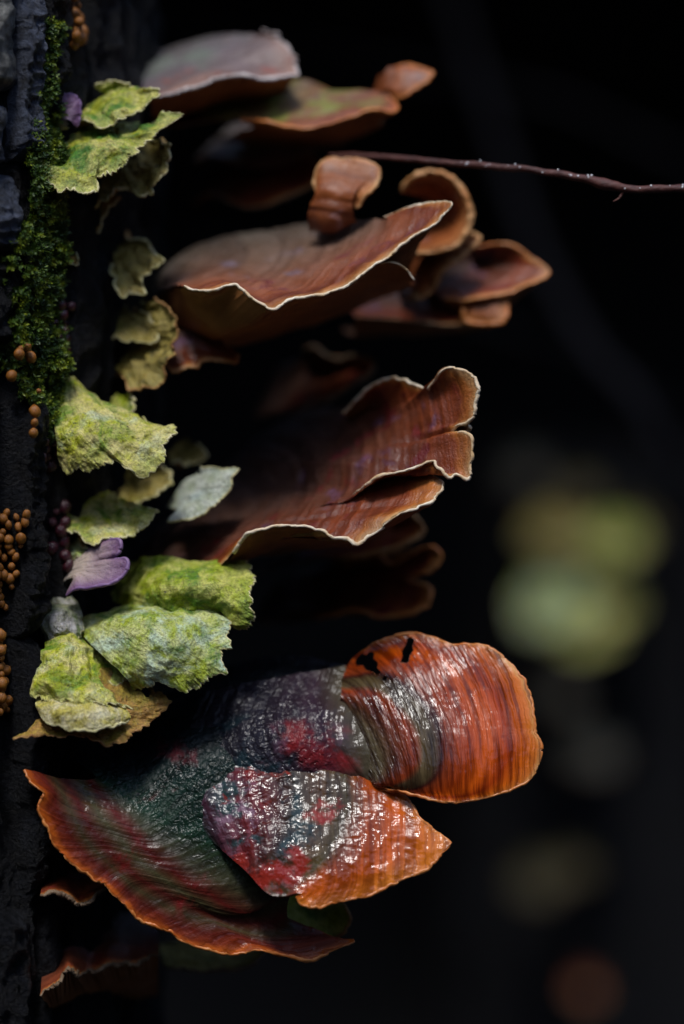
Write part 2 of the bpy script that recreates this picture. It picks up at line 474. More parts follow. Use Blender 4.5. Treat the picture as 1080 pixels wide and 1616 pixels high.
M['wet_red'] = cap_material('wet_red_cap', [(0.0, (0.010, 0.026, 0.018)), (0.09, (0.05, 0.018, 0.03)), (0.17, (0.12, 0.04, 0.055)), (0.30, (0.15, 0.018, 0.018)), (0.46, (0.045, 0.040, 0.030)), (0.58, (0.10, 0.050, 0.022)), (0.68, (0.085, 0.065, 0.026)),
                            (0.75, (0.34, 0.058, 0.008)), (0.88, (0.55, 0.10, 0.008)), (1.0, (0.60, 0.18, 0.02))],
                            warp=0.05, bands=(6.5, 0.7), streak=(5, 0.03), bump=(0.02, 0.003), rough=(0.04, 0.3), spots=[((0.022, 0.040, 0.042), 1.9, 0.48, 0.60, 0.12, 0.6), ((0.24, 0.020, 0.012), 1.5, 0.54, 0.64, 0.1, 0.7), ((0.18, 0.09, 0.13), 2.2, 0.50, 0.60, 0.10, 0.34, 0.2, 0.7)], fine=4.5, spec=0.36, pit=0.055, pitv=0.5, fineband=0.0, sbump=0.0, bwarp=0.08)  # last spot paints the pinkish wet sheen into the colour
M['wet_under'] = plain('wet_cap_underside', (0.13, 0.035, 0.01), (0.22, 0.07, 0.015), 2.0, 0.5, 0.006)
# algae-covered caps
CREAM, YEL, GRN, BLU = (0.76, 0.68, 0.24), (0.50, 0.52, 0.015), (0.075, 0.20, 0.010), (0.48, 0.64, 0.48)
M['alg_a'] = algae_material('algae_cap_green', (0.64, 0.60, 0.18), (0.46, 0.48, 0.03), (0.06, 0.20, 0.012), (0.22, 0.36, 0.20), 0.72, 0.2, 0.6, 0.6)
M['alg_b'] = algae_material('algae_cap_yellow', CREAM, YEL, (0.15, 0.28, 0.012), (0.66, 0.74, 0.50), 0.56, 0.45, 0.5, 1.2)
M['alg_c'] = algae_material('algae_cap_pale', (0.70, 0.73, 0.28), (0.40, 0.48, 0.03), (0.10, 0.23, 0.03), (0.60, 0.74, 0.58), 0.55, 0.72, 0.0, 0.3)
M['alg_d'] = algae_material('algae_cap_moss', (0.62, 0.62, 0.14), (0.36, 0.44, 0.012), (0.10, 0.24, 0.010), (0.45, 0.56, 0.34), 0.6, 0.3, 0.25, 0.5)
M['alg_cream'] = algae_material('algae_cap_cream', (0.78, 0.70, 0.40), (0.56, 0.48, 0.09), (0.34, 0.42, 0.03), (0.70, 0.72, 0.56), 0.25, 0.3, 0.3, 0.0)
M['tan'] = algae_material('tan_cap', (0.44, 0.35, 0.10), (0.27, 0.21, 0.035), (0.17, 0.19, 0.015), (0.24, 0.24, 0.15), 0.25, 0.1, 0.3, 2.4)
M['tan_shaded'] = algae_material('dull_shaded_tan_cap', (0.085, 0.07, 0.025), (0.05, 0.045, 0.012), (0.03, 0.04, 0.006), (0.06, 0.065, 0.05), 0.3, 0.3, 0.2, 1.0)  # tan cap colour darkened, standing in for shade on the stump
M['grey_shaded'] = algae_material('dull_shaded_grey_cap', (0.05, 0.052, 0.042), (0.035, 0.036, 0.022), (0.022, 0.03, 0.012), (0.05, 0.055, 0.055), 0.3, 0.5, 0.1, 1.0)  # grey cap colour lowered to carry the shade on the stump
M['tan_wet'] = algae_material('tan_wet_cap', (0.46, 0.25, 0.06), (0.38, 0.27, 0.03), (0.20, 0.19, 0.015), (0.46, 0.32, 0.16), 0.4, 0.3, 0.2, 0.8)
M['white_cap'] = algae_material('pale_blue_cap', (0.62, 0.66, 0.56), (0.46, 0.52, 0.36), (0.30, 0.40, 0.22), (0.52, 0.62, 0.58), 0.1, 0.6, 0.0, 0.6)
M['grey_cap'] = algae_material('dirty_grey_cap', (0.44, 0.42, 0.40), (0.26, 0.27, 0.15), (0.12, 0.17, 0.05), (0.40, 0.38, 0.42), 0.5, 0.5, 0.0, 2.4)
M['alg_under'] = plain('algae_cap_underside', (0.20, 0.10, 0.03), (0.34, 0.22, 0.07), 4.0, 0.7, 0.02)
M['rim_cream'] = plain('cream_margin', (0.48, 0.44, 0.16), (0.74, 0.68, 0.42), 6.0, 0.6, 0.03)
M['rim_brown'] = plain('brown_margin', (0.24, 0.10, 0.03), (0.45, 0.26, 0.09), 5.0, 0.55, 0.03)
def purple(name, root, mid, edge):
    g = Nodes(name)
    o = g.obj()
    fv = g.sep(g.uv('frac'))
    cm = g.sep(g.uv('cm'))
    col = g.ramp(g.math('ADD', fv[1], g.math('MULTIPLY', g.math('SUBTRACT', g.noise(o, 3.0, 3), 0.5), 0.35)), [(0.15, root), (0.6, mid), (0.95, edge)])
    st = g.noise(g.comb(cm[0], g.math('MULTIPLY', cm[1], 0.25), 0.3), 12, 4)
    col = g.mix(0.35, col, g.ramp(st, [(0.3, 0.5), (0.6, 1.0)]), 'MULTIPLY')
    return g.done(col, 0.55, g.bump(g.math('ADD', g.math('MULTIPLY', st, 0.03), g.math('MULTIPLY', g.noise(o, 20, 4), 0.02)), 1.0), 0.4, 0, 0.1, 0.15)
M['purple_pale'] = purple('pale_purple_cap', (0.50, 0.43, 0.34), (0.48, 0.38, 0.32), (0.19, 0.10, 0.19))
M['purple_dark'] = purple('dark_purple_cap', (0.42, 0.38, 0.40), (0.22, 0.16, 0.22), (0.15, 0.07, 0.16))
M['rim_purple'] = plain('purple_margin', (0.13, 0.06, 0.17), (0.26, 0.16, 0.30), 5.0, 0.5, 0.01)

# ------------------------------------------------------------------ the setting: forest floor and earth bank, with unseen parts added to block light
def soil(name, a, b, sc):
    g = Nodes(name)
    o = g.obj()
    n = g.noise(o, sc, 6, 0.65)
    col = g.ramp(n, [(0.35, a), (0.7, b)])
    return g.done(col, 0.9, g.bump(g.noise(o, sc * 5, 5, 0.7), 0.6), 0.2)
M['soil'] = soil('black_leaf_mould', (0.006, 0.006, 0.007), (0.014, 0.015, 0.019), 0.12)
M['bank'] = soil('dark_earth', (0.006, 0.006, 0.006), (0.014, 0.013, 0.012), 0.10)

def build_ground():
    n = 150
    x = np.sign(np.linspace(-1, 1, n)) * np.abs(np.linspace(-1, 1, n)) ** 3 * 1500
    y = np.sign(np.linspace(-1, 1, n)) * np.abs(np.linspace(-1, 1, n)) ** 3 * 1500
    V = []
    for b in y:
        for a in x:
            rise = max(0, -78 - b) * 1.0 + max(0, abs(a) - 95) * 0.75  # invented slopes behind and beside the view, shutting out low sky
            V.append((a, b, -30 + min(rise, 420) + 2.2 * fbm((a, b, 0), 0.045, 4, 4) + 3.0 * nz((a, b, 0), 0.012, 2)))
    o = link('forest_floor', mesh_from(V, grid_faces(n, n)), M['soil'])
    tag(o, 'dark wet forest floor around the fungi, with added unseen slopes that block low sky', kind='structure')

    prof = catmull([(30, -34, 0), (44, -28, 0), (58, -14, 0), (66, 4, 0), (58, 20, 0), (48, 25, 0), (39, 22, 0), (33, 19.5, 0), (32.5, 22, 0), (36, 28, 0), (44, 40, 0), (80, 52, 0), (200, 60, 0), (1400, 75, 0)], 150)  # overhanging lip, out of view, added to shade the background
    xs = np.concatenate([np.linspace(-1400, -90, 14), np.linspace(-80, 90, 150), np.linspace(100, 1400, 14)])
    V = []
    for p in prof:
        for a in xs:
            q = (a, p[0], p[1])
            k = 1.6 if p[0] < 70 else 3
            V.append((a, p[0] + k * fbm(q, 0.09, 6, 4), p[1] + k * 0.5 * fbm(q, 0.11, 12, 4)))
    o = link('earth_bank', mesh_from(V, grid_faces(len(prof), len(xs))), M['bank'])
    tag(o, 'dark earth bank behind the fungi, with an unseen lip added for shade', kind='structure')
build_ground()

# ------------------------------------------------------------------ the trunk
TC, TR = (-11.15, 5.15), 8.0
def bark_mat(name, a, b, c, wet=0.4, spec=0.2):
    g = Nodes(name)
    o = g.obj()
    mp = g.n('ShaderNodeMapping'); g.put(mp.inputs[0], o); mp.inputs[3].default_value = (1, 1, 0.45)
    n = g.noise(mp.outputs[0], 3.0, 7, 0.68, 0.3)
    n2 = g.noise(o, 14, 6, 0.7)
    col = g.ramp(n, [(0.34, a), (0.52, b), (0.72, c)])
    col = g.mix(0.6, col, g.ramp(n2, [(0.35, 0.35), (0.62, 1.0)]), 'MULTIPLY')
    h = g.math('ADD', g.math('MULTIPLY', n, 0.16), g.math('MULTIPLY', n2, 0.16))
    return g.done(col, g.rng(n2, 0.3, 0.7, wet, wet + 0.3), g.bump(h, 1.0), spec)
M['bark'] = bark_mat('wet_black_bark', (0.003, 0.003, 0.004), (0.007, 0.0075, 0.010), (0.018, 0.020, 0.026), 0.32)
M['bark_plate'] = bark_mat('blue_grey_bark', (0.022, 0.025, 0.036), (0.08, 0.095, 0.14), (0.19, 0.21, 0.27), 0.35, 0.4)
M['bark_lichen'] = bark_mat('lichen_bark', (0.07, 0.075, 0.08), (0.28, 0.28, 0.26), (0.52, 0.50, 0.46), 0.6)

def trunk_xy(px, py):
    """depth of the smooth trunk surface behind a picture position"""
    d = 1.0
    for _ in range(6):
        x = (px - 540) * (D + d) / D / 100
        q = TR * TR - (x - TC[0]) ** 2
        d = TC[1] - math.sqrt(max(q, 0.05))
    return d

def trunk_relief(x, d, z):
    r = 0.22 * fbm((x, d, z * 0.35), 0.9, 21, 5) + 0.10 * fbm((x, d, z * 0.8), 3.2, 5, 4)
    f = mn.noise((x * 1.5 + 4, d * 1.5, z * 0.12))
    r -= 0.28 * math.exp(-(f / 0.10) ** 2)
    return r

tree = empty('tree_trunk', to_world(np.array([TC[0], TC[1], -34.0])), 'wet black tree trunk with mossy bark that carries the fungi', 'tree')
def build_trunk():
    th = np.concatenate([np.linspace(math.radians(-115), math.radians(25), 190), np.linspace(math.radians(32), math.radians(238), 34)])
    zs = np.concatenate([np.linspace(-36, -9.2, 26), np.linspace(-9, 9.4, 330), np.linspace(9.8, 60, 40)])
    V = []
    for z in zs:
        fl = 1 + 0.35 * max(0, (-16 - z) / 18) ** 2
        for t in th:
            ct, st = math.cos(t), math.sin(t)
            r = TR * fl
            x, d = TC[0] + r * ct, TC[1] + r * st
            r += trunk_relief(x, d, z)
            V.append((TC[0] + r * ct, TC[1] + r * st, z))
    base = np.array(tree.location)
    me = mesh_from(to_world(np.array(V)) - base, grid_faces(len(zs), len(th), closed=True))
    link('trunk', me, M['bark'], tree)
build_trunk()

def bark_plate(x0, x1, y0, y1, lift, mat, seed, nu=44, nv=None):
    nv = nv or int(44 * min(4, max(1, (y1 - y0) / max(30, x1 - x0) * 0.6)))
    V = []
    for j in range(nv):
        b = j / (nv - 1)
        for i in range(nu):
            a = i / (nu - 1)
            px = x0 + (x1 - x0) * a + 7 * fbm((b * (y1 - y0) * 0.02, seed, a), 1, seed, 4)
            py = y0 + (y1 - y0) * b + 9 * fbm((a * 2, seed, b * 0.3), 1, seed + 4, 4)
            e = min(1, 5.5 * min(a, 1 - a)) ** 0.5 * min(1, 9 * min(b, 1 - b)) ** 0.5
            d = trunk_xy(px, py)
            x, _, z = P(px, py, d)
            q = (x, d, z)
            hh = e * (lift + 0.16 * fbm((x, d, z * 0.7), 2.4, seed, 6) - 0.10 * abs(mn.noise((x * 2, seed, z * 5.5)))) - (1 - e) * 0.35
            n = np.array([x - TC[0], d - TC[1]]); n /= np.linalg.norm(n)
            V.append((x + n[0] * hh, d + n[1] * hh, z))
    base = np.array(tree.location)
    link('bark_plate', mesh_from(to_world(np.array(V)) - base, grid_faces(nv, nu, True)), mat, tree)
bark_plate(-190, 32, -60, 150, 0.40, M['bark_lichen'], 2.0)
bark_plate(8, 58, -60, 262, 0.34, M['bark_plate'], 5.0)
bark_plate(-190, 14, 160, 262, 0.42, M['bark_plate'], 15.0)
bark_plate(-150, 42, 270, 400, 0.36, M['bark_plate'], 8.0)
bark_plate(-160, 36, 405, 545, 0.28, M['bark'], 11.0)
bark_plate(60, 100, -40, 190, 0.16, M['bark'], 31.0)
bark_plate(24, 62, 610, 1010, 0.30, M['bark'], 14.0)
bark_plate(30, 64, 1000, 1420, 0.30, M['bark'], 17.0)
bark_plate(-160, 3, 560, 900, 0.22, M['bark'], 20.0)
bark_plate(-160, 2, 960, 1330, 0.22, M['bark'], 23.0)
bark_plate(-150, 60, 1430, 1680, 0.30, M['bark'], 26.0)

# moss
def build_moss():
    rnd = random.Random(5)
    g = Nodes('moss_green')
    o = g.obj()
    col = g.ramp(g.noise(o, 4.5, 5, 0.7), [(0.32, (0.012, 0.028, 0.010)), (0.5, (0.05, 0.10, 0.009)), (0.66, (0.24, 0.28, 0.012))])
    mm = g.done(col, 0.5, None, 0.4)
    V, F = [], []
    spots = []
    for _ in range(4200):
        py = rnd.uniform(40, 690)
        lo, hi = np.interp(py, [40, 120, 200, 330, 420, 560, 640, 690], [62, 55, 44, 26, 0, 0, 30, 55]), np.interp(py, [40, 130, 300, 400, 560, 640, 690], [92, 98, 92, 98, 100, 92, 75])
        px = rnd.uniform(lo - 8, hi)
        if nz((px * 0.05, py * 0.022, 0), 1, 3) < (-0.36 if 190 < py < 600 else -0.08) or (px < 45 and nz((px * 0.06, py * 0.05, 0), 1, 13) < -0.15):
            continue
        spots.append((px, py))
    for px, py in spots:
        d = trunk_xy(px, py)
        x, _, z = P(px, py, d)
        n = Vector((x - TC[0], d - TC[1], 0)).normalized()
        lift = trunk_relief(x, d, z) - 0.02 + 0.28 * max(0, nz((px * 0.03, py * 0.02, 0), 1, 5))
        if px < 44 and py < 545: lift += 0.26
        base = Vector((x, d, z)) + n * lift
        L = rnd.uniform(0.05, 0.16) + 0.2 * max(0, nz((px * 0.035, py * 0.035, 0), 1, 8))
        up = (n * 0.8 + Vector((rnd.uniform(-.5, .5), rnd.uniform(-.5, .5), rnd.uniform(-0.5, 0.55)))).normalized()
        side = up.orthogonal().normalized()
        other = up.cross(side)
        k = 11
        for i in range(k):
            a = i * 2.4 + rnd.random()
            t = (i + 0.5) / k
            c = base + up * (L * t)
            out = side * math.cos(a) + other * math.sin(a)
            tip = c + (out * 0.75 + up * 0.75) * rnd.uniform(0.05, 0.13) * (1.2 - 0.6 * t)
            wv = up.cross(out) * 0.016
            m_ = (c + tip) / 2 + out * 0.012
            s0 = len(V)
            V += [c - wv * 0.5, m_ - wv, tip, m_ + wv, c + wv * 0.5]
            F += [(s0, s0 + 1, s0 + 3, s0 + 4), (s0 + 1, s0 + 2, s0 + 3)]
    Vw = to_world(np.array([tuple(v) for v in V]))
    o = link('moss', mesh_from(Vw, F, smooth_shade=False), mm)
    tag(o, 'green moss growing down the bark of the trunk', 'moss', kind='stuff')
build_moss()

# orange beads in the bark furrows, dark red beads beside them
def ico_mesh(name, mat, seed, sub=2):
    import bmesh
    bm = bmesh.new()
    bmesh.ops.create_icosphere(bm, subdivisions=sub, radius=1)
    for v in bm.verts:
        v.co *= 1 + 0.14 * mn.noise(v.co * 1.3 + Vector((seed, 0, 0)))
    me = bpy.data.meshes.new(name)
    bm.to_mesh(me); bm.free()
    me.polygons.foreach_set('use_smooth', [True] * len(me.polygons))
    me.materials.append(mat)
    return me
M['bead_orange'] = plain('orange_bead', (0.15, 0.05, 0.006), (0.34, 0.125, 0.012), 3.0, 0.4, 0.01, 0.5)
M['bead_red'] = plain('wine_red_bead', (0.025, 0.005, 0.009), (0.06, 0.009, 0.016), 3.0, 0.22, 0.01, 0.6)
BEADS = {'o': [ico_mesh('bead', M['bead_orange'], s) for s in (1, 4, 8)], 'r': [ico_mesh('bead', M['bead_red'], s) for s in (2, 5, 9)]}
def bead_cluster(name, label, cat, group, pts, kind, rad, lift, seed):
    rnd = random.Random(seed)
    c = np.mean([P(px, py, trunk_xy(px, py)) for px, py in pts], axis=0)
    root = empty(name, to_world(c), label, cat, group)
    base = np.array(root.location)
    for px, py in pts:
        d = trunk_xy(px, py)
        x, _, z = P(px, py, d)
        n = np.array([x - TC[0], d - TC[1]]); n /= np.linalg.norm(n)
        hh = trunk_relief(x, d, z) + lift
        w = to_world(np.array([x + n[0] * hh, d + n[1] * hh, z])) - base
        o = bpy.data.objects.new('bead', rnd.choice(BEADS[kind]))
        COL.objects.link(o)
        o.parent = root
        o.location = Vector(w)
        s = rad * rnd.uniform(0.55, 1.25)
        o.scale = (s * rnd.uniform(0.85, 1.1), s, s * rnd.uniform(1.0, 1.35))
        o.rotation_euler = (rnd.uniform(-.5, .5), rnd.uniform(-.5, .5), rnd.uniform(0, 6))
def scatter(x0, x1, y0, y1, n, seed, gap=9):
    r = random.Random(seed)
    pts = []
    for _ in range(4000):
        p = (r.uniform(x0, x1), r.uniform(y0, y1))
        if all(math.hypot(p[0] - q[0], p[1] - q[1]) > gap for q in pts):
            pts.append(p)
        if len(pts) >= n: break
    return pts
bead_cluster('bead_fungus', 'few orange beads on dark bark at the upper end of the moss', 'fungus', 'orange bead clusters', scatter(112, 140, -10, 72, 13, 3, 12) + [(98, 40)], 'o', 0.085, 0.10, 1)
bead_cluster('bead_fungus', 'orange beads nestled in the lower moss', 'fungus', 'orange bead clusters', [(7, 551), (18, 548), (30, 564), (3, 594), (29, 618), (22, 650), (20, 668), (19, 684), (6, 560)], 'o', 0.075, 0.42, 2)
bead_cluster('bead_fungus', 'long dull orange bead cluster in a furrow below the moss', 'fungus', 'orange bead clusters', scatter(0, 22, 805, 960, 34, 7, 8), 'o', 0.068, 0.08, 3)
bead_cluster('bead_fungus', 'bright orange bead cluster in the furrow beside the bright green column cap', 'fungus', 'orange bead clusters', scatter(-2, 25, 1000, 1125, 26, 11, 9), 'o', 0.075, 0.12, 4)
bead_cluster('red_bead_fungus', 'wine red glossy beads beside the bright yellow green cap', 'fungus', 'wine red bead clusters', scatter(60, 95, 660, 740, 14, 5, 14), 'r', 0.10, 0.0, 5)
bead_cluster('red_bead_fungus', 'wine red glossy beads above the pale purple cap', 'fungus', 'wine red bead clusters', scatter(76, 102, 800, 895, 18, 6, 13), 'r', 0.10, 0.0, 6)
bead_cluster('red_bead_fungus', 'dark wine red beads right beside the moss', 'fungus', 'wine red bead clusters', scatter(92, 112, 460, 560, 12, 9, 14), 'r', 0.10, 0.04, 7)

# ------------------------------------------------------------------ brackets
def bracket(name, base, label, cat='fungus', group=None):
    return empty(name, to_world(np.array(P(*base))), label, cat, group)

BR = dict(m_under=M['brown_under'], m_rim=M['rim_white'])

# --- top grey bracket, behind the plane of focus
b = bracket('bracket_fungus', (200, 150, 3.4), 'soft grey brown bracket with a whitish ragged tip, highest on the trunk', group='brown brackets')
lobe(b, [[(175, 130, 4.0), (210, 100, 4.4), (270, 75, 4.6), (330, 56, 4.6)], [(215, 148, 3.0), (290, 112, 3.2), (370, 82, 3.3), (400, 58, 3.6)],
         [(240, 162, 2.0), (262, 152, 2.0), (300, 138, 2.1), (345, 126, 2.2), (385, 121, 2.2), (430, 124, 2.3), (466, 116, 2.5), (462, 92, 2.7), (444, 62, 3.0), (410, 52, 3.3)]],
     M['grey'], M['brown_under'], M['rim_grey'], ridge=(0.02, 5), fray=(0.14, 6), arch=0.05, wave=(0.1, 1.2), rim=0.03, under=[[(240, 185, 3.4), (330, 170, 3.4), (450, 150, 3.6), (440, 100, 4)], [(230, 190, 5), (330, 175, 5), (440, 150, 5), (440, 90, 5)]])
lobe(b, [[(260, 175, 4.4), (330, 150, 4.6), (400, 130, 4.6)], [(330, 190, 3.2), (420, 160, 3.4), (470, 130, 3.8)],
         [(380, 188, 2.6), (430, 192, 2.4), (490, 197, 2.3), (540, 187, 2.4), (590, 172, 2.5), (625, 172, 2.6), (622, 156, 2.9), (600, 142, 3.2), (560, 150, 3.5), (510, 140, 3.8)]],
     M['olive_brown'], M['brown_under'], M['rim_orange'], ridge=(0.02, 5), wave=(0.12, 0.9), arch=0.05, rim=0.025,
     under=[[(400, 200, 3.2), (500, 215, 3.2), (600, 205, 3.4), (600, 160, 3.8)], [(330, 220, 5), (430, 230, 5), (540, 225, 5), (560, 180, 5)]])
lobe(b, [[(590, 165, 3.6), (606, 150, 3.7)], [(612, 150, 3.2), (612, 120, 3.3)], [(622, 152, 3.0), (645, 146, 2.9), (681, 117, 3.0), (650, 104, 3.2), (618, 106, 3.3)]],
     M['orange_soft'], M['brown_under'], M['rim_orange'], arch=0.15, nu=70, nv=40)
lobe(b, [[(230, 180, 4.4), (300, 168, 4.4)], [(240, 200, 3.6), (290, 196, 3.4), (340, 188, 3.4), (392, 168, 3.6)]], M['brown_dark'], M['brown_under'], M['rim_dull'], nu=80, nv=40, rim=0.02)

# --- dim bracket between the grey one and the broad brown one
b = bracket('bracket_fungus', (330, 290, 4.6), 'dim dark bracket in the shade above the broad brown bracket', group='brown brackets')
lobe(b, [[(300, 330, 5.4), (330, 260, 5.6), (420, 220, 5.6)], [(330, 300, 4.4), (390, 325, 4.0), (440, 318, 3.8), (500, 290, 3.8), (512, 268, 4.0), (490, 245, 4.4), (440, 225, 4.8)]],
     M['brown_dark'], M['brown_under'], M['rim_dull'], nu=80, nv=40, arch=0.1, fray=(0.06, 5), rim=0.02)
lobe(b, [[(300, 260, 5.6), (360, 200, 5.6)], [(350, 250, 4.6), (420, 262, 4.3), (480, 245, 4.2), (520, 215, 4.4), (500, 200, 4.8), (430, 190, 5.2)]],
     M['grey'], M['brown_under'], M['rim_dull'], nu=80, nv=40, arch=0.1, rim=0.02)

# --- broad brown bracket with the pale margin
b = bracket('bracket_fungus', (270, 430, 3.0), 'broad ruddy brown bracket with a crisp cream wavy margin and an upright knob', group='brown brackets')
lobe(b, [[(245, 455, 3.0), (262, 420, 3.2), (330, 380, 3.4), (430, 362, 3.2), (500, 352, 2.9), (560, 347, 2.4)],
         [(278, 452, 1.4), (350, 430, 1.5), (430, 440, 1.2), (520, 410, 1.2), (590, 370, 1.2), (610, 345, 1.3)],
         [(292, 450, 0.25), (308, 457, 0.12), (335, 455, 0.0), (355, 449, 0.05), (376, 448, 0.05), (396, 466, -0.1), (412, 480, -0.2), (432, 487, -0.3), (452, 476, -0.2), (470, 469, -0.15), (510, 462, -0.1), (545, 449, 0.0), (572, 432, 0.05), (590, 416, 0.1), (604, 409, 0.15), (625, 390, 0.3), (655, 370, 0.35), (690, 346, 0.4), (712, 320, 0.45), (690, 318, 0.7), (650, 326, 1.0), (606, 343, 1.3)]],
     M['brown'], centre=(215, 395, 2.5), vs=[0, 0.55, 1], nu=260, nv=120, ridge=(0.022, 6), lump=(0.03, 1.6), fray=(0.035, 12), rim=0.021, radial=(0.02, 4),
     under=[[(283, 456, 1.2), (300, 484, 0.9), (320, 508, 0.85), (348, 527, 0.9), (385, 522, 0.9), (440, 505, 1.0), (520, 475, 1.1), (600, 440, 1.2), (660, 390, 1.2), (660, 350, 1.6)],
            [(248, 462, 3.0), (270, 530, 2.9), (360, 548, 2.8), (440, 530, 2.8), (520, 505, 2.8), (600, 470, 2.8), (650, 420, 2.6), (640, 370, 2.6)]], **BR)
lobe(b, [[(488, 366, 2.1), (520, 368, 2.0), (548, 360, 2.0)], [(500, 330, 1.9), (528, 336, 1.7), (556, 335, 1.9)],
         [(503, 308, 1.8), (498, 285, 1.8), (505, 262, 1.8), (528, 250, 1.8), (560, 247, 1.8), (588, 253, 1.75), (600, 270, 1.65), (592, 290, 1.55), (576, 308, 1.5), (560, 326, 1.6)]],
     M['orange_soft'], arch=0.22, nu=110, nv=70, ridge=(0.03, 6), rim=0.03, m_under=M['brown_under'], m_rim=M['rim_tan'], thick=(0.3, 0.06))
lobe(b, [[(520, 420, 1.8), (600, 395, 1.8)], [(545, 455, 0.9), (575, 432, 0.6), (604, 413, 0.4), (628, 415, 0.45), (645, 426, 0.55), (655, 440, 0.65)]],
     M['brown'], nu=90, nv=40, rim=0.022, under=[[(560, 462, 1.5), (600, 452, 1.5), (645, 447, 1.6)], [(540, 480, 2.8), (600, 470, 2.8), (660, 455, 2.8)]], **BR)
lobe(b, [[(260, 480, 2.8), (300, 470, 2.8), (340, 500, 2.6)], [(262, 540, 2.0), (305, 525, 1.9), (345, 530, 2.0)], [(262, 572, 1.6), (276, 584, 1.5), (292, 582, 1.5), (306, 572, 1.5), (330, 566, 1.6), (356, 566, 1.7), (380, 564, 1.9)]],
     M['brown_dark'], M['brown_under'], M['rim_tan'], nu=90, nv=60, rim=0.025, ridge=(0.03, 6), fray=(0.1, 5))

# --- orange curled group behind the broad bracket
b = bracket('bracket_fungus', (600, 400, 3.6), 'blurred orange curled bracket with a round ear beyond the cream margin tip', group='brown brackets')
lobe(b, [[(560, 400, 4.0), (600, 350, 4.0)], [(660, 378, 3.1), (690, 350, 3.3), (672, 316, 3.2)],
         [(632, 388, 2.3), (660, 396, 2.2), (695, 392, 2.2), (724, 378, 2.25), (739, 345, 2.3), (728, 300, 2.35), (692, 274, 2.4), (655, 284, 2.5), (638, 306, 2.7)]],
     M['orange_soft'], M['brown_under'], M['rim_tan'], nu=110, nv=60, rim=0.045, ridge=(0.02, 5), thick=(0.3, 0.08))
lobe(b, [[(640, 480, 3.6), (650, 430, 3.7), (690, 390, 3.7)], [(655, 460, 2.8), (664, 468, 2.7), (684, 450, 2.6), (700, 420, 2.5), (738, 392, 2.5), (756, 375, 2.6), (735, 368, 2.8)]],
     M['orange_soft'], M['brown_under'], M['rim_tan'], nu=80, nv=40, arch=0.25, thick=(0.2, 0.08))
lobe(b, [[(660, 470, 4.2), (700, 420, 4.2), (740, 400, 4.2)], [(700, 470, 3.0), (745, 472, 2.7), (800, 460, 2.7), (864, 433, 2.8), (842, 408, 3.0), (800, 386, 3.1), (750, 392, 3.2)]],
     M['brown_dark'], M['brown_under'], M['rim_orange'], nu=100, nv=50, arch=0.12, rim=0.02, under=[[(720, 500, 3.6), (800, 490, 3.6), (800, 400, 4)], [(640, 520, 5), (740, 510, 5), (740, 420, 5)]])
lobe(b, [[(720, 470, 3.4), (760, 455, 3.4)], [(736, 488, 2.9), (738, 503, 2.8), (768, 510, 2.7), (794, 500, 2.7), (796, 476, 2.8), (775, 462, 3.0)]],
     M['orange_soft'], M['brown_under'], M['rim_orange'], nu=60, nv=40, arch=0.22, thick=(0.2, 0.1))
lobe(b, [[(540, 470, 4.0), (640, 440, 4.2)], [(560, 500, 3.2), (640, 505, 3.0), (720, 512, 2.9), (780, 495, 3.2)]], M['brown_dark'], M['brown_under'], M['rim_dull'], nu=70, nv=40, rim=0.02,
     under=[[(560, 530, 4), (700, 530, 4), (780, 515, 4)], [(540, 520, 5), (640, 520, 5), (740, 500, 5)]])

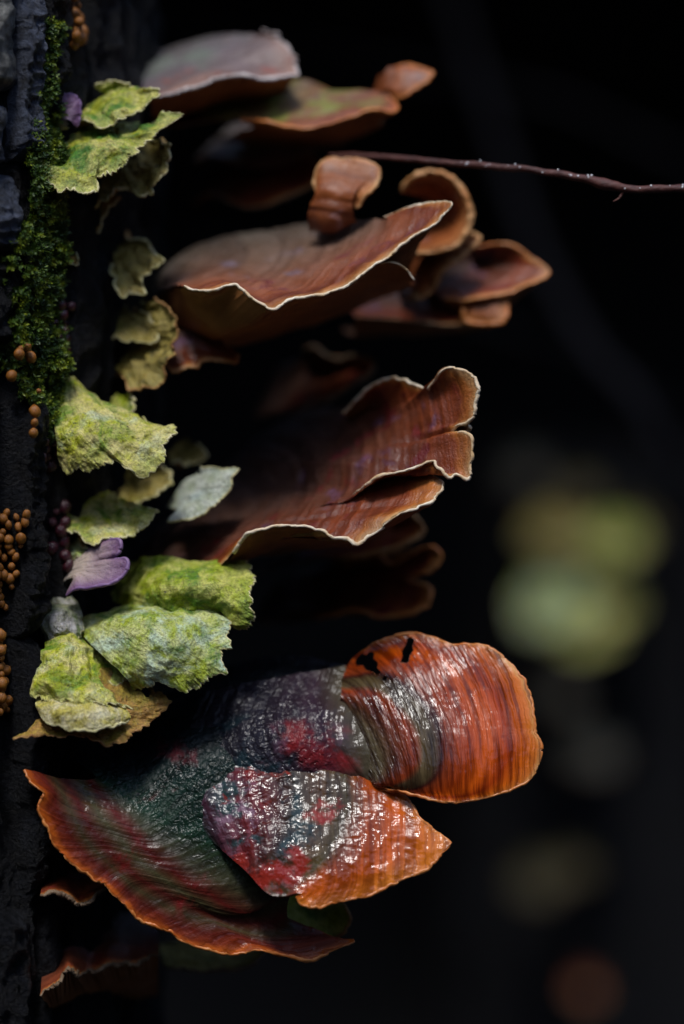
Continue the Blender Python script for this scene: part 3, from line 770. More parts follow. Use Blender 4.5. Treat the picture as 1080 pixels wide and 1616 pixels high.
# --- middle red brown bracket
b = bracket('bracket_fungus', (240, 840, 3.0), 'red brown bracket with ruffled lobes and thick whitish edge, half in shade', group='brown brackets')
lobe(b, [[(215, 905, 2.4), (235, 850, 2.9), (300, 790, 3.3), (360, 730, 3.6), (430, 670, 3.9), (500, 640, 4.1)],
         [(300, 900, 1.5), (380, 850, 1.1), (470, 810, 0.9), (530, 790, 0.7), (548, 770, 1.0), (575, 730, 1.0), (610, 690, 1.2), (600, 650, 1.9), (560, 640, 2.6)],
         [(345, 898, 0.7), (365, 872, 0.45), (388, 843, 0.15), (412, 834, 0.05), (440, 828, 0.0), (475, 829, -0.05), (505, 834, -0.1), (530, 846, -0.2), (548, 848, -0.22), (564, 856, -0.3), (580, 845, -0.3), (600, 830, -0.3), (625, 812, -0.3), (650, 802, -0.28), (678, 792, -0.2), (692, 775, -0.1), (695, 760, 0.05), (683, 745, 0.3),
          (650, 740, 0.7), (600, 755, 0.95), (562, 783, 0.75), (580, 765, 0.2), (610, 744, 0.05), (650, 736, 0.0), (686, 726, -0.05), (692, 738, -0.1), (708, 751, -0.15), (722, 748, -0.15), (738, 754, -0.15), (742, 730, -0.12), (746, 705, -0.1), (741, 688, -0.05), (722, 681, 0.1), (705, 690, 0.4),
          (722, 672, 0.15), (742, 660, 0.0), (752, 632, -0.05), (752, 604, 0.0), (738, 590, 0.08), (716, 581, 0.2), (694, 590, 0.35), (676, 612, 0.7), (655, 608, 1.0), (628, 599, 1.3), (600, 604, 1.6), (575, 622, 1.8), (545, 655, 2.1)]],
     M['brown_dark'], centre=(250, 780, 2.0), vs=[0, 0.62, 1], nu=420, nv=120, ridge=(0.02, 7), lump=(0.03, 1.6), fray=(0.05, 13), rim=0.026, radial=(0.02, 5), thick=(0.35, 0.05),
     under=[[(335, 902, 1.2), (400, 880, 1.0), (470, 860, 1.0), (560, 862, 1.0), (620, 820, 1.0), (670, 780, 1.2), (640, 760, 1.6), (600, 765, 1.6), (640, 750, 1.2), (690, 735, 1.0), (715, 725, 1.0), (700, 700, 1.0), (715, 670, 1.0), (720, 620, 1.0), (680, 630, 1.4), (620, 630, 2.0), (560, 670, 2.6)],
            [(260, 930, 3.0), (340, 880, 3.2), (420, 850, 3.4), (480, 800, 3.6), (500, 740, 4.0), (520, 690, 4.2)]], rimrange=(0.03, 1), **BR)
lobe(b, [[(640, 700, 1.6), (660, 680, 1.7)], [(690, 690, 0.9), (718, 690, 0.5), (734, 682, 0.35), (736, 672, 0.4), (715, 666, 0.8)]], M['orange_soft'], nu=50, nv=30, rim=0.035, **BR)

# --- dark lobes below and above the middle bracket
b = bracket('bracket_fungus', (430, 900, 4.0), 'dark shaded bracket with finger lobes under the red brown bracket', group='brown brackets')
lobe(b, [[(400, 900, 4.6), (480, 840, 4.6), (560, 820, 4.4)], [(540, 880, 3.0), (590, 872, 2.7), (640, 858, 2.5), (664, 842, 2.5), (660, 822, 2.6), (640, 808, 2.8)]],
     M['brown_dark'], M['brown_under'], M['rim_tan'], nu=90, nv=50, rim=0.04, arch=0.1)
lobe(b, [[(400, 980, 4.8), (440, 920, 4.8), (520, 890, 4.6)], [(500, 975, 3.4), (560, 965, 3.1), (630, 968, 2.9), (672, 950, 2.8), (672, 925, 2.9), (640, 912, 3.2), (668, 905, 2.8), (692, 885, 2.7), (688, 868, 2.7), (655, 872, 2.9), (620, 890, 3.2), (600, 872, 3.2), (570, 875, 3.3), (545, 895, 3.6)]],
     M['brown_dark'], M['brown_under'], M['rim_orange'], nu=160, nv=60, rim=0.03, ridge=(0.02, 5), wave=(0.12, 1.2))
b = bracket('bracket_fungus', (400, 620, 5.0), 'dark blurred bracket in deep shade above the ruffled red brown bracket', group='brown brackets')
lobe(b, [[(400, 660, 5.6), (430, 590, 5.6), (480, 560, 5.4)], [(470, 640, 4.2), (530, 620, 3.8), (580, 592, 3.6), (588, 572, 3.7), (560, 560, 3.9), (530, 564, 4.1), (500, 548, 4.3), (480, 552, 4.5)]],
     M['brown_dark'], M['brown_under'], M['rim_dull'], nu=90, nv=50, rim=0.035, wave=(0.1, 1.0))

# --- the large wet bracket at the bottom
b = bracket('bracket_fungus', (230, 1130, 2.2), 'large glossy wet bracket with banded orange lobes and green black centre', group='brown brackets')
WET = dict(m_under=M['wet_under'], m_rim=M['rim_orange'])
lobe(b, [[(95, 1195, 1.0), (170, 1172, 1.6), (240, 1112, 1.9), (330, 1062, 2.0), (440, 1035, 2.1), (545, 1048, 1.9)],
         [(130, 1208, 0.45), (225, 1215, 0.5), (310, 1180, 0.45), (400, 1150, 0.55), (500, 1140, 0.7), (545, 1130, 0.9)],
         [(150, 1228, 0.2), (205, 1285, -0.05), (270, 1340, -0.15), (340, 1385, -0.2), (425, 1414, 0.0), (500, 1300, 0.5)],
         [(95, 1228, -0.1), (140, 1310, -0.28), (215, 1390, -0.25), (300, 1435, -0.15), (385, 1460, 0.0), (450, 1455, 0.2), (445, 1425, 0.4)],
         [(38, 1212, -0.45), (50, 1232, -0.5), (68, 1250, -0.5), (64, 1280, -0.52), (82, 1318, -0.5), (104, 1350, -0.46), (128, 1372, -0.42), (158, 1388, -0.4), (182, 1412, -0.38), (205, 1436, -0.35), (232, 1458, -0.25), (262, 1468, -0.25), (296, 1488, -0.25), (335, 1498, -0.22), (372, 1506, -0.2), (410, 1500, -0.15), (450, 1506, -0.05), (488, 1514, 0.0), (525, 1500, 0.1), (564, 1484, 0.2), (530, 1478, 0.35), (480, 1462, 0.45)]],
     M['wet_body'], vs=[0, 0.3, 0.58, 0.8, 1], nu=340, nv=240, ridge=(0.008, 7), lump=(0.025, 2.0), fray=(0.05, 6), rim=0.03, radial=(0.015, 4), thick=(0.4, 0.05), name='lobe', **WET)
lobe(b, [[(322, 1092, 1.05), (300, 1150, 0.75), (308, 1208, 0.45), (335, 1236, 0.3)],
         [(440, 1068, 1.1), (440, 1120, 0.55), (445, 1170, 0.2), (450, 1222, 0.15)],
         [(545, 1050, 1.1), (568, 1110, 0.65), (590, 1170, 0.32), (600, 1215, 0.22), (594, 1236, 0.25)]],
     M['wet_purple'], nu=180, nv=150, ridge=(0.02, 7), lump=(0.03, 2.0), fray=(0.02, 6), rim=0.02, radial=(0.012, 3), thick=(0.12, 0.03), **WET)
lobe(b, [[(530, 1130, 0.85), (538, 1170, 0.60), (560, 1210, 0.40), (584, 1231, 0.28)],
         [(538, 1100, 0.68), (582, 1112, 0.40), (622, 1152, 0.08), (634, 1200, -0.12), (612, 1232, -0.08), (590, 1237, 0.1)],
         [(541, 1070, 0.90), (610, 1066, 0.56), (668, 1108, 0.18), (696, 1165, -0.12), (690, 1222, -0.28), (650, 1246, -0.18), (594, 1240, 0.1)],
         [(556, 1040, 1.08), (640, 1022, 0.78), (720, 1054, 0.40), (768, 1120, 0.06), (774, 1190, -0.22), (742, 1246, -0.34), (670, 1254, -0.22), (596, 1241, 0.1)],
         [(568, 1030, 1.1), (600, 1010, 0.98), (648, 999, 0.85), (690, 1008, 0.7), (712, 1018, 0.6), (738, 1017, 0.55), (768, 1020, 0.45), (795, 1036, 0.35), (818, 1062, 0.22), (836, 1092, 0.1), (842, 1130, -0.02), (845, 1156, -0.08), (854, 1180, -0.14), (850, 1210, -0.2), (832, 1234, -0.26), (808, 1246, -0.3), (775, 1256, -0.33), (740, 1264, -0.35), (705, 1266, -0.32), (665, 1256, -0.22), (625, 1246, -0.06), (598, 1242, 0.1)]],
     M['wet_orange'], vs=[0, 0.26, 0.5, 0.76, 1], nu=320, nv=260, ridge=(0.016, 8), lump=(0.014, 1.0), fray=(0.03, 6), rim=0.024, radial=(0.004, 2), thick=(0.12, 0.04),
     holes=[[(643, 1008), (648, 1005), (655, 1009), (652, 1018), (653, 1027), (647, 1036), (646, 1045), (639, 1047), (632, 1046), (635, 1036), (634, 1028), (640, 1018)],
            [(564, 1038), (570, 1031), (578, 1034), (585, 1027), (591, 1030), (590, 1039), (597, 1045), (596, 1054), (602, 1062), (594, 1066), (587, 1060), (578, 1058), (572, 1050), (563, 1051), (560, 1045)],
            [(606, 1066), (612, 1068), (609, 1075), (603, 1073)]], **WET)
lobe(b, [[(285, 1208, 0.48), (290, 1255, 0.24), (308, 1296, 0.04), (338, 1330, -0.12)],
         [(400, 1204, 0.28), (402, 1225, 0.10), (400, 1262, -0.08), (395, 1330, -0.38), (385, 1372, -0.45)],
         [(510, 1204, 0.32), (514, 1228, 0.10), (520, 1270, -0.12), (490, 1340, -0.50), (428, 1412, -0.72)],
         [(585, 1224, 0.28), (598, 1246, 0.12), (610, 1280, -0.10), (580, 1355, -0.50), (472, 1410, -0.78)],
         [(590, 1240, 0.22), (615, 1247, 0.15), (642, 1258, 0.05), (655, 1275, -0.05), (664, 1292, -0.14), (682, 1306, -0.2), (707, 1328, -0.3), (696, 1346, -0.38), (678, 1366, -0.46), (650, 1382, -0.54), (612, 1398, -0.6), (570, 1416, -0.68), (535, 1424, -0.72), (500, 1433, -0.78), (480, 1430, -0.78), (466, 1416, -0.76)]],
     M['wet_red'], vs=[0, 0.3, 0.6, 0.82, 1], nu=260, nv=240, ridge=(0.012, 6), lump=(0.045, 1.8), fray=(0.04, 6), rim=0.028, radial=(0.0, 4), thick=(0.12, 0.05), name='lobe', **WET)

b = bracket('bracket_fungus', (440, 1450, 2.0), 'dark olive green cap peeping from under the large wet bracket', group='brown brackets')
lobe(b, [[(400, 1440, 2.2), (480, 1400, 2.2)], [(430, 1478, 1.2), (490, 1485, 1.0), (535, 1478, 0.9), (552, 1450, 0.9), (540, 1425, 1.1)]],
     M['alg_d'], M['alg_under'], M['rim_brown'], nu=70, nv=40, arch=0.1, fray=(0.06, 5))
b = bracket('bracket_fungus', (90, 1390, 1.4), 'small dim brown bracket tucked below the orange edge of the wet bracket', group='brown brackets')
lobe(b, [[(70, 1350, 1.8), (120, 1330, 2.2), (170, 1360, 2.2)], [(64, 1412, -0.35), (85, 1408, -0.25), (108, 1414, -0.15), (128, 1428, -0.05), (152, 1412, 0.1), (168, 1396, 0.4)]],
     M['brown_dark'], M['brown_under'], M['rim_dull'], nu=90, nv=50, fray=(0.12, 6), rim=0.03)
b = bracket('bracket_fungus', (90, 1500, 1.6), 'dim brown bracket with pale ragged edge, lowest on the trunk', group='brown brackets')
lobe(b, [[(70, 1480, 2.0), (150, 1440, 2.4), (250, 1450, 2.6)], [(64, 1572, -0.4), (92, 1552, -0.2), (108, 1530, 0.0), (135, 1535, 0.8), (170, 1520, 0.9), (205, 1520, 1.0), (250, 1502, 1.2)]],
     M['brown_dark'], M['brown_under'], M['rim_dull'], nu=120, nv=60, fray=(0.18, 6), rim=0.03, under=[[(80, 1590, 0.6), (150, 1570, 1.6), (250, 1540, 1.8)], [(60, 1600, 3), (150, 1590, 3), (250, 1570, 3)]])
b = bracket('bracket_fungus', (280, 1500, 2.6), 'dim olive bracket in shade beneath the large wet bracket', group='brown brackets')
lobe(b, [[(250, 1490, 3.0), (380, 1470, 3.0)], [(260, 1525, 2.0), (330, 1530, 1.8), (390, 1524, 1.8), (415, 1500, 2.0)]], M['tan'], M['alg_under'], M['rim_dull'], nu=80, nv=40, fray=(0.08, 5))

# ------------------------------------------------------------------ algae-covered caps along the trunk
AL = dict(m_under=M['alg_under'], m_rim=M['rim_cream'], lump=(0.06, 2.0), radial=(0.05, 5), fray=(0.13, 9), rim=0.012, thick=(0.3, 0.035), crumple=(0.07, 2.6))
GA = 'green caps along the trunk'
b = bracket('algae_cap', (110, 210, 1.2), 'bright green and yellow ruffled cap in three tiers below a small dark purple cap', group=GA)
lobe(b, [[(118, 195, 1.4), (150, 160, 1.6), (200, 145, 1.8)], [(128, 188, 0.9), (142, 190, 0.75), (165, 195, 0.6), (185, 200, 0.55), (205, 185, 0.6), (222, 175, 0.65), (232, 160, 0.7), (252, 150, 0.75), (240, 138, 0.9), (215, 143, 1.1), (190, 132, 1.3), (150, 140, 1.4)]],
     M['alg_a'], nu=140, nv=70, arch=0.10, wave=(0.12, 1.4), **AL)
lobe(b, [[(95, 230, 1.1), (120, 205, 1.3), (170, 195, 1.5), (220, 200, 1.6)], [(95, 262, 0.5), (130, 240, 0.45), (190, 218, 0.6), (225, 205, 0.9)],
         [(77, 244, 0.1), (75, 262, 0.0), (84, 288, -0.05), (112, 300, -0.05), (142, 305, 0.0), (156, 288, 0.1), (160, 278, 0.25), (190, 272, 0.3), (205, 252, 0.4), (225, 238, 0.5), (245, 215, 0.6), (279, 192, 0.7), (268, 180, 0.8), (240, 190, 1.0)]],
     M['alg_a'], nu=180, nv=90, wave=(0.10, 1.4), **AL)
lobe(b, [[(140, 270, 1.8), (190, 240, 1.9), (230, 225, 1.9)], [(150, 330, 1.4), (200, 290, 1.2), (238, 306, 1.0), (256, 285, 0.95), (268, 245, 0.95), (272, 228, 1.0), (255, 218, 1.2)]],
     M['tan'], nu=90, nv=50, wave=(0.15, 1.2), **AL)
lobe(b, [[(130, 300, 2.0), (180, 290, 2.2)], [(145, 350, 1.5), (155, 362, 1.45), (168, 340, 1.5), (185, 310, 1.6)]], M['tan_wet'], nu=60, nv=30, **AL)
b = bracket('purple_cap', (90, 195, 1.0), 'small dark purple cap beside the moss', group='purple caps')
lobe(b, [[(82, 205, 0.95), (105, 205, 1.0)], [(90, 190, 0.85), (110, 190, 0.8)], [(78, 198, 0.65), (82, 172, 0.6), (88, 152, 0.65), (105, 148, 0.7), (122, 155, 0.75), (129, 175, 0.75), (118, 198, 0.75)]],
     M['purple_dark'], M['purple_dark'], M['rim_purple'], nu=80, nv=50, arch=0.12, fray=(0.06, 5), rim=0.025)
b = bracket('algae_cap', (180, 400, 2.4), 'small spotted tan cap standing above a folded olive cap', group=GA)
lobe(b, [[(165, 395, 2.6), (190, 365, 2.7)], [(175, 420, 1.8), (186, 458, 1.4), (205, 463, 1.35), (228, 460, 1.35), (225, 440, 1.4), (255, 412, 1.5), (230, 385, 1.8), (205, 372, 2.0)]], M['tan'], nu=110, nv=60, arch=0.12, **AL)
b = bracket('algae_cap', (110, 400, 1.6), 'tiny grey brown cap close to the moss', group=GA)
lobe(b, [[(82, 380, 1.4), (100, 380, 1.5)], [(84, 395, 0.95), (100, 412, 0.9), (122, 416, 0.95), (118, 398, 1.05)]], M['tan_wet'], nu=60, nv=30, **AL)
b = bracket('algae_cap', (185, 560, 2.4), 'folded olive cap with brown inner edge over a shaded recess', group=GA)
lobe(b, [[(180, 590, 2.4), (205, 545, 2.5), (235, 480, 2.5)], [(190, 600, 1.5), (212, 614, 1.3), (248, 600, 1.2), (266, 570, 1.15), (281, 520, 1.15), (268, 488, 1.3), (245, 470, 1.6)]], M['tan'], nu=120, nv=60, m_under=M['alg_under'], m_rim=M['rim_brown'], lump=(0.05, 2.4), radial=(0.06, 5), crumple=(0.08, 2.6), fray=(0.13, 8), rim=0.02, arch=0.12)
lobe(b, [[(165, 505, 2.5), (205, 480, 2.6)], [(176, 530, 1.8), (195, 538, 1.6), (225, 540, 1.5), (248, 525, 1.5), (238, 505, 1.7), (222, 490, 1.9)]], M['tan'], nu=90, nv=40, arch=0.12, **AL)
b = bracket('algae_cap', (130, 520, 2.0), 'tiny tan cap in the shade near dark red beads', group=GA)
lobe(b, [[(112, 505, 1.9), (128, 500, 2.0)], [(116, 525, 1.5), (140, 542, 1.4), (152, 528, 1.4), (150, 512, 1.5)]], M['tan'], nu=60, nv=30, **AL)
b = bracket('algae_cap', (105, 640, 1.2), 'bright yellow green skirt shaped cap with notched tan lower edge', group=GA)
lobe(b, [[(96, 604, 1.0), (112, 596, 1.0), (125, 606, 1.1)], [(86, 655, 0.6), (125, 640, 0.55), (170, 642, 0.8)], [(92, 690, 0.3), (130, 690, 0.15), (180, 680, 0.2), (225, 668, 0.6)],
         [(92, 738, 0.35), (120, 743, 0.2), (148, 742, 0.1), (166, 725, 0.05), (185, 728, 0.0), (205, 742, -0.05), (222, 754, -0.05), (230, 744, 0.0), (248, 742, 0.05), (258, 728, 0.1), (256, 712, 0.2), (272, 670, 0.4), (250, 672, 0.6), (225, 662, 0.75)]],
     M['alg_b'], nu=200, nv=130, arch=0.06, **{**AL, 'crumple': (0.05, 2.4)})
lobe(b, [[(165, 650, 1.8), (190, 625, 1.9)], [(190, 655, 1.3), (215, 650, 1.2), (218, 638, 1.3), (200, 622, 1.5)]], M['alg_d'], nu=50, nv=30, **AL)
b = bracket('algae_cap', (250, 760, 2.2), 'pale blue white oval cap lying against the red brown bracket', group=GA)
lobe(b, [[(262, 800, 2.0), (285, 765, 2.2)], [(290, 810, 1.5), (320, 750, 1.7)], [(262, 822, 1.2), (285, 822, 1.1), (312, 816, 1.05), (340, 795, 1.0), (358, 775, 1.0), (366, 750, 1.05), (378, 738, 1.1), (350, 740, 1.4), (318, 742, 1.6)]], M['white_cap'], nu=110, nv=60, arch=0.10, m_under=M['alg_under'], m_rim=M['rim_cream'], lump=(0.03, 2.4), radial=(0.02, 5), fray=(0.08, 7), rim=0.018)
b = bracket('algae_cap', (220, 760, 2.6), 'dull pale olive cap behind the bright yellow green skirt', group=GA)
lobe(b, [[(190, 770, 2.6), (215, 735, 2.7)], [(190, 800, 1.9), (225, 795, 1.7), (262, 770, 1.7), (272, 745, 1.9), (240, 735, 2.2)]], M['tan'], nu=80, nv=40, **AL)
lobe(b, [[(265, 715, 3.2), (290, 690, 3.3)], [(270, 730, 2.6), (300, 735, 2.4), (325, 720, 2.5), (310, 700, 2.8)]], M['tan'], nu=60, nv=30, **AL)
b = bracket('algae_cap', (120, 810, 1.4), 'yellow olive scalloped cap directly above the pale purple cap', group=GA)
lobe(b, [[(100, 812, 1.3), (125, 790, 1.6), (170, 782, 1.9)], [(102, 828, 0.8), (125, 850, 0.55), (150, 858, 0.45), (180, 850, 0.45), (208, 848, 0.5), (232, 830, 0.6), (248, 808, 0.8), (215, 800, 1.1), (180, 790, 1.5)]], M['alg_b'], nu=130, nv=60, arch=0.08, **AL)
b = bracket('algae_cap', (105, 860, 1.2), 'small pale green cap wedged behind the purple cap', group=GA)
lobe(b, [[(98, 845, 1.2), (112, 840, 1.3)], [(100, 880, 0.85), (120, 882, 0.75), (138, 868, 0.8), (120, 848, 1.0)]], M['alg_c'], nu=60, nv=30, **AL)
b = bracket('purple_cap', (95, 920, 0.9), 'pale purple folded cap with violet edge among the green caps', group='purple caps')
lobe(b, [[(84, 925, 0.9), (95, 905, 1.0)], [(120, 915, 0.5), (130, 880, 0.7)], [(104, 938, 0.35), (122, 928, 0.2), (150, 925, 0.1), (182, 915, 0.05), (200, 898, 0.08), (198, 880, 0.15), (180, 882, 0.35), (172, 890, 0.5), (184, 875, 0.25), (190, 862, 0.25), (186, 851, 0.3), (165, 854, 0.5), (140, 866, 0.7), (122, 880, 0.8)]],
     M['purple_pale'], M['purple_pale'], M['rim_purple'], nu=140, nv=60, arch=0.06, fray=(0.02, 5), rim=0.026, radial=(0.03, 4))
b = bracket('algae_cap', (185, 930, 1.6), 'yellow green barrel shaped cap touching the red brown bracket from below', group=GA)
lobe(b, [[(180, 950, 1.6), (182, 915, 1.8), (205, 888, 1.9)], [(230, 962, 0.7), (245, 925, 0.55), (255, 886, 1.2)], [(310, 962, 0.4), (320, 925, 0.25), (320, 890, 1.0)],
         [(352, 962, 0.4), (372, 985, 0.3), (384, 990, 0.25), (392, 965, 0.2), (390, 945, 0.2), (404, 918, 0.3), (394, 905, 0.5), (392, 886, 0.9)]], M['alg_d'], nu=120, nv=110, arch=0.06, **AL)
b = bracket('algae_cap', (120, 990, 1.0), 'large pale green shell shaped cap with whitish bloom', group=GA)
lobe(b, [[(118, 990, 0.9), (128, 975, 1.0), (150, 968, 1.2)], [(150, 1020, 0.4), (200, 985, 0.25), (250, 962, 0.8)], [(200, 1065, 0.1), (260, 1010, -0.15), (315, 965, 0.5)],
         [(208, 1080, 0.15), (235, 1082, 0.0), (262, 1078, -0.1), (290, 1085, -0.15), (318, 1088, -0.15), (328, 1072, -0.15), (350, 1060, -0.1), (352, 1035, -0.05), (364, 1015, 0.0), (360, 985, 0.15), (345, 968, 0.4)]],
     M['alg_c'], nu=200, nv=150, arch=0.12, **{**AL, 'crumple': (0.035, 2.2), 'radial': (0.035, 5)})
b = bracket('algae_cap', (80, 990, 0.8), 'bright green column cap with cream shelf and ragged tan brim', group=GA)
lobe(b, [[(80, 1000, 0.7), (100, 985, 0.75), (130, 990, 0.85)], [(70, 1035, 0.0), (105, 1025, -0.1), (145, 1040, 0.2)], [(56, 1075, -0.22), (100, 1080, -0.45), (160, 1085, -0.2)],
         [(55, 1102, -0.3), (75, 1106, -0.45), (110, 1112, -0.55), (150, 1112, -0.5), (185, 1112, -0.35), (205, 1125, -0.25)]],
     M['alg_b'], nu=130, nv=120, arch=0.06, **AL)
lobe(b, [[(58, 1096, -0.22), (110, 1104, -0.45), (160, 1104, -0.4), (196, 1116, -0.2)], [(56, 1112, -0.42), (100, 1122, -0.74), (160, 1124, -0.66), (206, 1130, -0.35)],
         [(60, 1124, -0.4), (76, 1140, -0.64), (110, 1150, -0.76), (140, 1155, -0.76), (160, 1152, -0.7), (185, 1146, -0.55), (206, 1136, -0.35)]],
     M['alg_cream'], nu=130, nv=50, m_under=M['alg_under'], m_rim=M['rim_cream'], lump=(0.03, 3), radial=(0.03, 6), fray=(0.04, 7), rim=0.02)
lobe(b, [[(135, 1050, 0.6), (170, 1040, 0.7), (200, 1070, 0.75)], [(120, 1085, 0.35), (165, 1068, 0.25), (215, 1085, 0.4)], [(60, 1135, -0.25), (140, 1140, -0.2), (230, 1105, 0.15)],
         [(22, 1172, -0.7), (50, 1160, -0.62), (85, 1158, -0.52), (115, 1164, -0.5), (150, 1168, -0.48), (175, 1178, -0.45), (198, 1168, -0.38), (212, 1155, -0.25), (235, 1142, 0.0), (258, 1125, 0.1), (269, 1104, 0.2), (255, 1095, 0.4), (235, 1085, 0.5)]],
     M['tan_wet'], nu=180, nv=90, m_under=M['alg_under'], m_rim=M['rim_brown'], lump=(0.06, 2.4), radial=(0.05, 5), crumple=(0.07, 2.6), fray=(0.10, 9), rim=0.018, thick=(0.2, 0.04))
lobe(b, [[(62, 960, 0.8), (80, 935, 0.9), (105, 940, 1.0)], [(66, 985, 0.45), (95, 975, 0.35), (125, 965, 0.65)], [(70, 1005, 0.4), (95, 1008, 0.25), (125, 1000, 0.4), (132, 975, 0.6)]],
     M['grey_cap'], nu=80, nv=60, arch=0.08, **AL)
lobe(b, [[(118, 1010, 0.8), (150, 1000, 0.9)], [(135, 1055, 0.4), (160, 1072, 0.25), (190, 1075, 0.3), (205, 1065, 0.4), (190, 1040, 0.6)]], M['alg_d'], nu=90, nv=50, arch=0.12, **AL)

# ------------------------------------------------------------------ twig, bramble stems
M['twig'] = plain('red_brown_twig', (0.045, 0.014, 0.012), (0.11, 0.035, 0.025), 5.0, 0.45, 0.03)
M['drop'] = plain('water_droplet', (0.75, 0.76, 0.78), (0.85, 0.86, 0.88), 4.0, 0.12, 0.0, 0.6)
def build_twig():
    pts = [(520, 246, 2.6), (600, 247, 2.0), (680, 255, 1.5), (760, 261, 1.1), (850, 270, 0.8), (930, 284, 0.6), (985, 297, 0.5), (1040, 299, 0.5), (1090, 298, 0.5), (1250, 310, 0.6), (1500, 360, 1.2)]
    c = catmull([P(*p) for p in pts], 260)
    c += np.array([[0.014 * fbm((k * 0.11, s, 0), 1, 3, 3) for s in (0, 5, 9)] for k in range(260)])
    t = np.linspace(0, 1, 260)
    r = 0.045 + 0.035 * t
    r += 0.035 * np.exp(-((np.arange(260) - 120) / 5.0) ** 2)
    r = np.repeat(r[:, None], 10, 1) * (1 + 0.18 * np.array([[fbm((k * 0.2, s * 0.8, 0), 1, 7, 3) for s in range(10)] for k in range(260)]))
    V, F = tube(c, r, 10)
    root = empty('twig', to_world(c[0]), 'thin red brown twig with tiny glinting droplets, crossing the dark background', 'twig')
    base = np.array(root.location)
    link('stem', mesh_from(to_world(V) - base, F), M['twig'], root)
    sp = catmull([P(985, 299, 0.5), P(978, 312, 0.5), P(968, 318, 0.45)], 16)
    V, F = tube(sp, np.linspace(0.035, 0.008, 16), 6)
    link('bud', mesh_from(to_world(V) - base, F), M['twig'], root)
    rnd = random.Random(2)
    dm = ico_mesh('droplet', M['drop'], 1, 1)
    for k in range(46):
        i = int(60 + 100 * rnd.random() ** 0.9)
        o = bpy.data.objects.new('droplet', dm)
        COL.objects.link(o)
        o.parent = root
        a = rnd.uniform(-0.9, 0.9)
        w = c[i] + np.array([rnd.uniform(-.02, .02), -math.cos(a) * 0.055 * 1.0, math.sin(a) * 0.06 + 0.02])
        o.location = Vector(to_world(w) - base)
        s = rnd.uniform(0.008, 0.02)
        o.scale = (s, s, s)
build_twig()
M['stem'] = plain('bramble_stem', (0.004, 0.004, 0.0055), (0.008, 0.008, 0.011), 2.0, 0.8, 0.02, 0.08)
def stem(pts, r, label):
    c = catmull([P(*p) for p in pts], 120)
    V, F = tube(c, np.full(120, r), 10)
    base = to_world(c[0])
    o = link('bramble_stem', mesh_from(to_world(V) - base, F), M['stem'], None, Vector(base))
    tag(o, label, 'stem', 'bramble stems')
stem([(640, -250, 33), (720, 20, 32), (790, 230, 30), (850, 400, 28), (930, 545, 26), (1010, 640, 25), (1055, 740, 25), (1078, 860, 26), (1110, 1100, 27), (1150, 1700, 30)], 0.20, 'thick blurred bramble stem arching down past the twig')
stem([(150, 60, 36), (450, 80, 35), (740, 132, 33), (880, 160, 32), (1000, 215, 32), (1100, 270, 32), (1400, 480, 34)], 0.12, 'faint thinner bramble stem in the dark above the twig')
stem([(250, 380, 34), (560, 420, 31), (800, 520, 29), (900, 545, 28), (1010, 610, 28), (1200, 760, 30)], 0.08, 'faint thin stem joining the arching bramble')

# ------------------------------------------------------------------ the blurred stump behind with its own green caps
def build_stump():
    R = 4.8
    root = empty('rotten_stump', to_world(np.array(P(985, 2050, 45))), 'dark blurred rotten stump behind, carrying green caps', 'stump')
    base = np.array(root.location)
    V = []
    nt, nz_ = 60, 70
    for j in range(nz_):
        py = 2600 + (720 - 2600) * j / (nz_ - 1)
        x0, d0, z0 = P(985, py, 45)
        for i in range(nt):
            t = 2 * math.pi * i / nt
            r = R * (1 + 0.25 * (1 - j / nz_)) + 0.5 * fbm((math.cos(t) * 2, math.sin(t) * 2, z0 * 0.2), 1, 8, 4)
            zz = z0 + (0.8 * fbm((math.cos(t) * 2, math.sin(t) * 2, 5), 1, 3, 3) if j > nz_ - 6 else 0)
            V.append((x0 + r * math.cos(t), d0 + r * math.sin(t), zz))
    F = grid_faces(nz_, nt, closed=True)
    F.append(tuple((nz_ - 1) * nt + i for i in range(nt)))
    link('stump_wood', mesh_from(to_world(np.array(V)) - base, F), M['bark'], root)
build_stump()
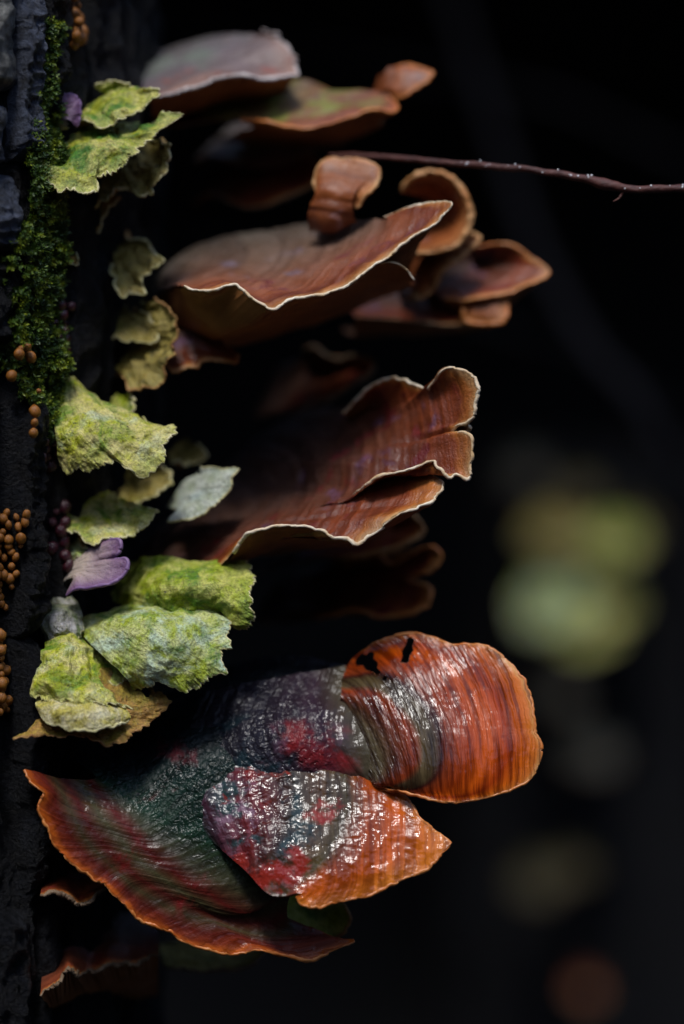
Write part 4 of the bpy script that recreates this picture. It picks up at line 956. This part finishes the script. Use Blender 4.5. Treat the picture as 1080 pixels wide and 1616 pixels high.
def far_cap(px, py, w, h, d, mat, label, rim=None):
    d += 11
    rim = rim or ('rim_dull' if mat.name.startswith('dull') else 'rim_cream')  # caps with shade in their colour get the dark margin too
    b = bracket('algae_cap', (px, py - h * 0.5, d + 1.6), label, group='green caps on the stump behind')
    lobe(b, [[(px - w * 0.28, py - h * 0.35, d + 1.8), (px, py - h * 0.5, d + 2.0), (px + w * 0.28, py - h * 0.35, d + 1.8)],
             [(px - w * 0.5, py + h * 0.05, d + 0.5), (px - w * 0.35, py + h * 0.4, d + 0.1), (px, py + h * 0.5, d), (px + w * 0.35, py + h * 0.4, d + 0.1), (px + w * 0.5, py + h * 0.05, d + 0.5)]],
         mat, M['alg_under'], M[rim], nu=60, nv=40, arch=0.35, lump=(0.12, 1.2), fray=(0.2, 3), rim=0.03, thick=(0.4, 0.08))
far_cap(875, 945, 120, 95, 26, M['alg_c'], 'largest blurred pale green cap on the dark stump behind')
far_cap(955, 940, 100, 90, 26.5, M['alg_b'], 'blurred yellowish cap overlapping the largest pale one on the stump behind')
far_cap(925, 1000, 90, 40, 26, M['alg_a'], 'blurred small green cap just below the pale and yellowish pair on the stump')
far_cap(970, 850, 90, 60, 26, M['alg_a'], 'blurred vivid green cap on the stump behind')
far_cap(880, 835, 100, 60, 26.5, M['tan'], 'blurred olive tan cap beside the vivid green one on the stump')
far_cap(915, 780, 70, 40, 27, M['tan_shaded'], 'dim olive cap above the olive tan one on the stump')
far_cap(830, 745, 70, 40, 27.5, M['grey_shaded'], 'dim grey cap topmost on the stump behind')
far_cap(1005, 830, 50, 60, 27.5, M['tan_shaded'], 'dim brownish cap at the far side of the vivid green one')
far_cap(935, 1185, 80, 50, 26, M['grey_shaded'], 'dim grey green cap on the stump, well below the large pale one')
far_cap(890, 1090, 60, 40, 26, M['grey_shaded'], 'faint grey cap between the large pale cap and the dim grey green one')
far_cap(845, 1385, 70, 60, 26, M['tan_shaded'], 'dim olive cap low on the stump')
far_cap(905, 1365, 60, 40, 27, M['tan_shaded'], 'tiny dim cap beside the low olive cap on the stump')
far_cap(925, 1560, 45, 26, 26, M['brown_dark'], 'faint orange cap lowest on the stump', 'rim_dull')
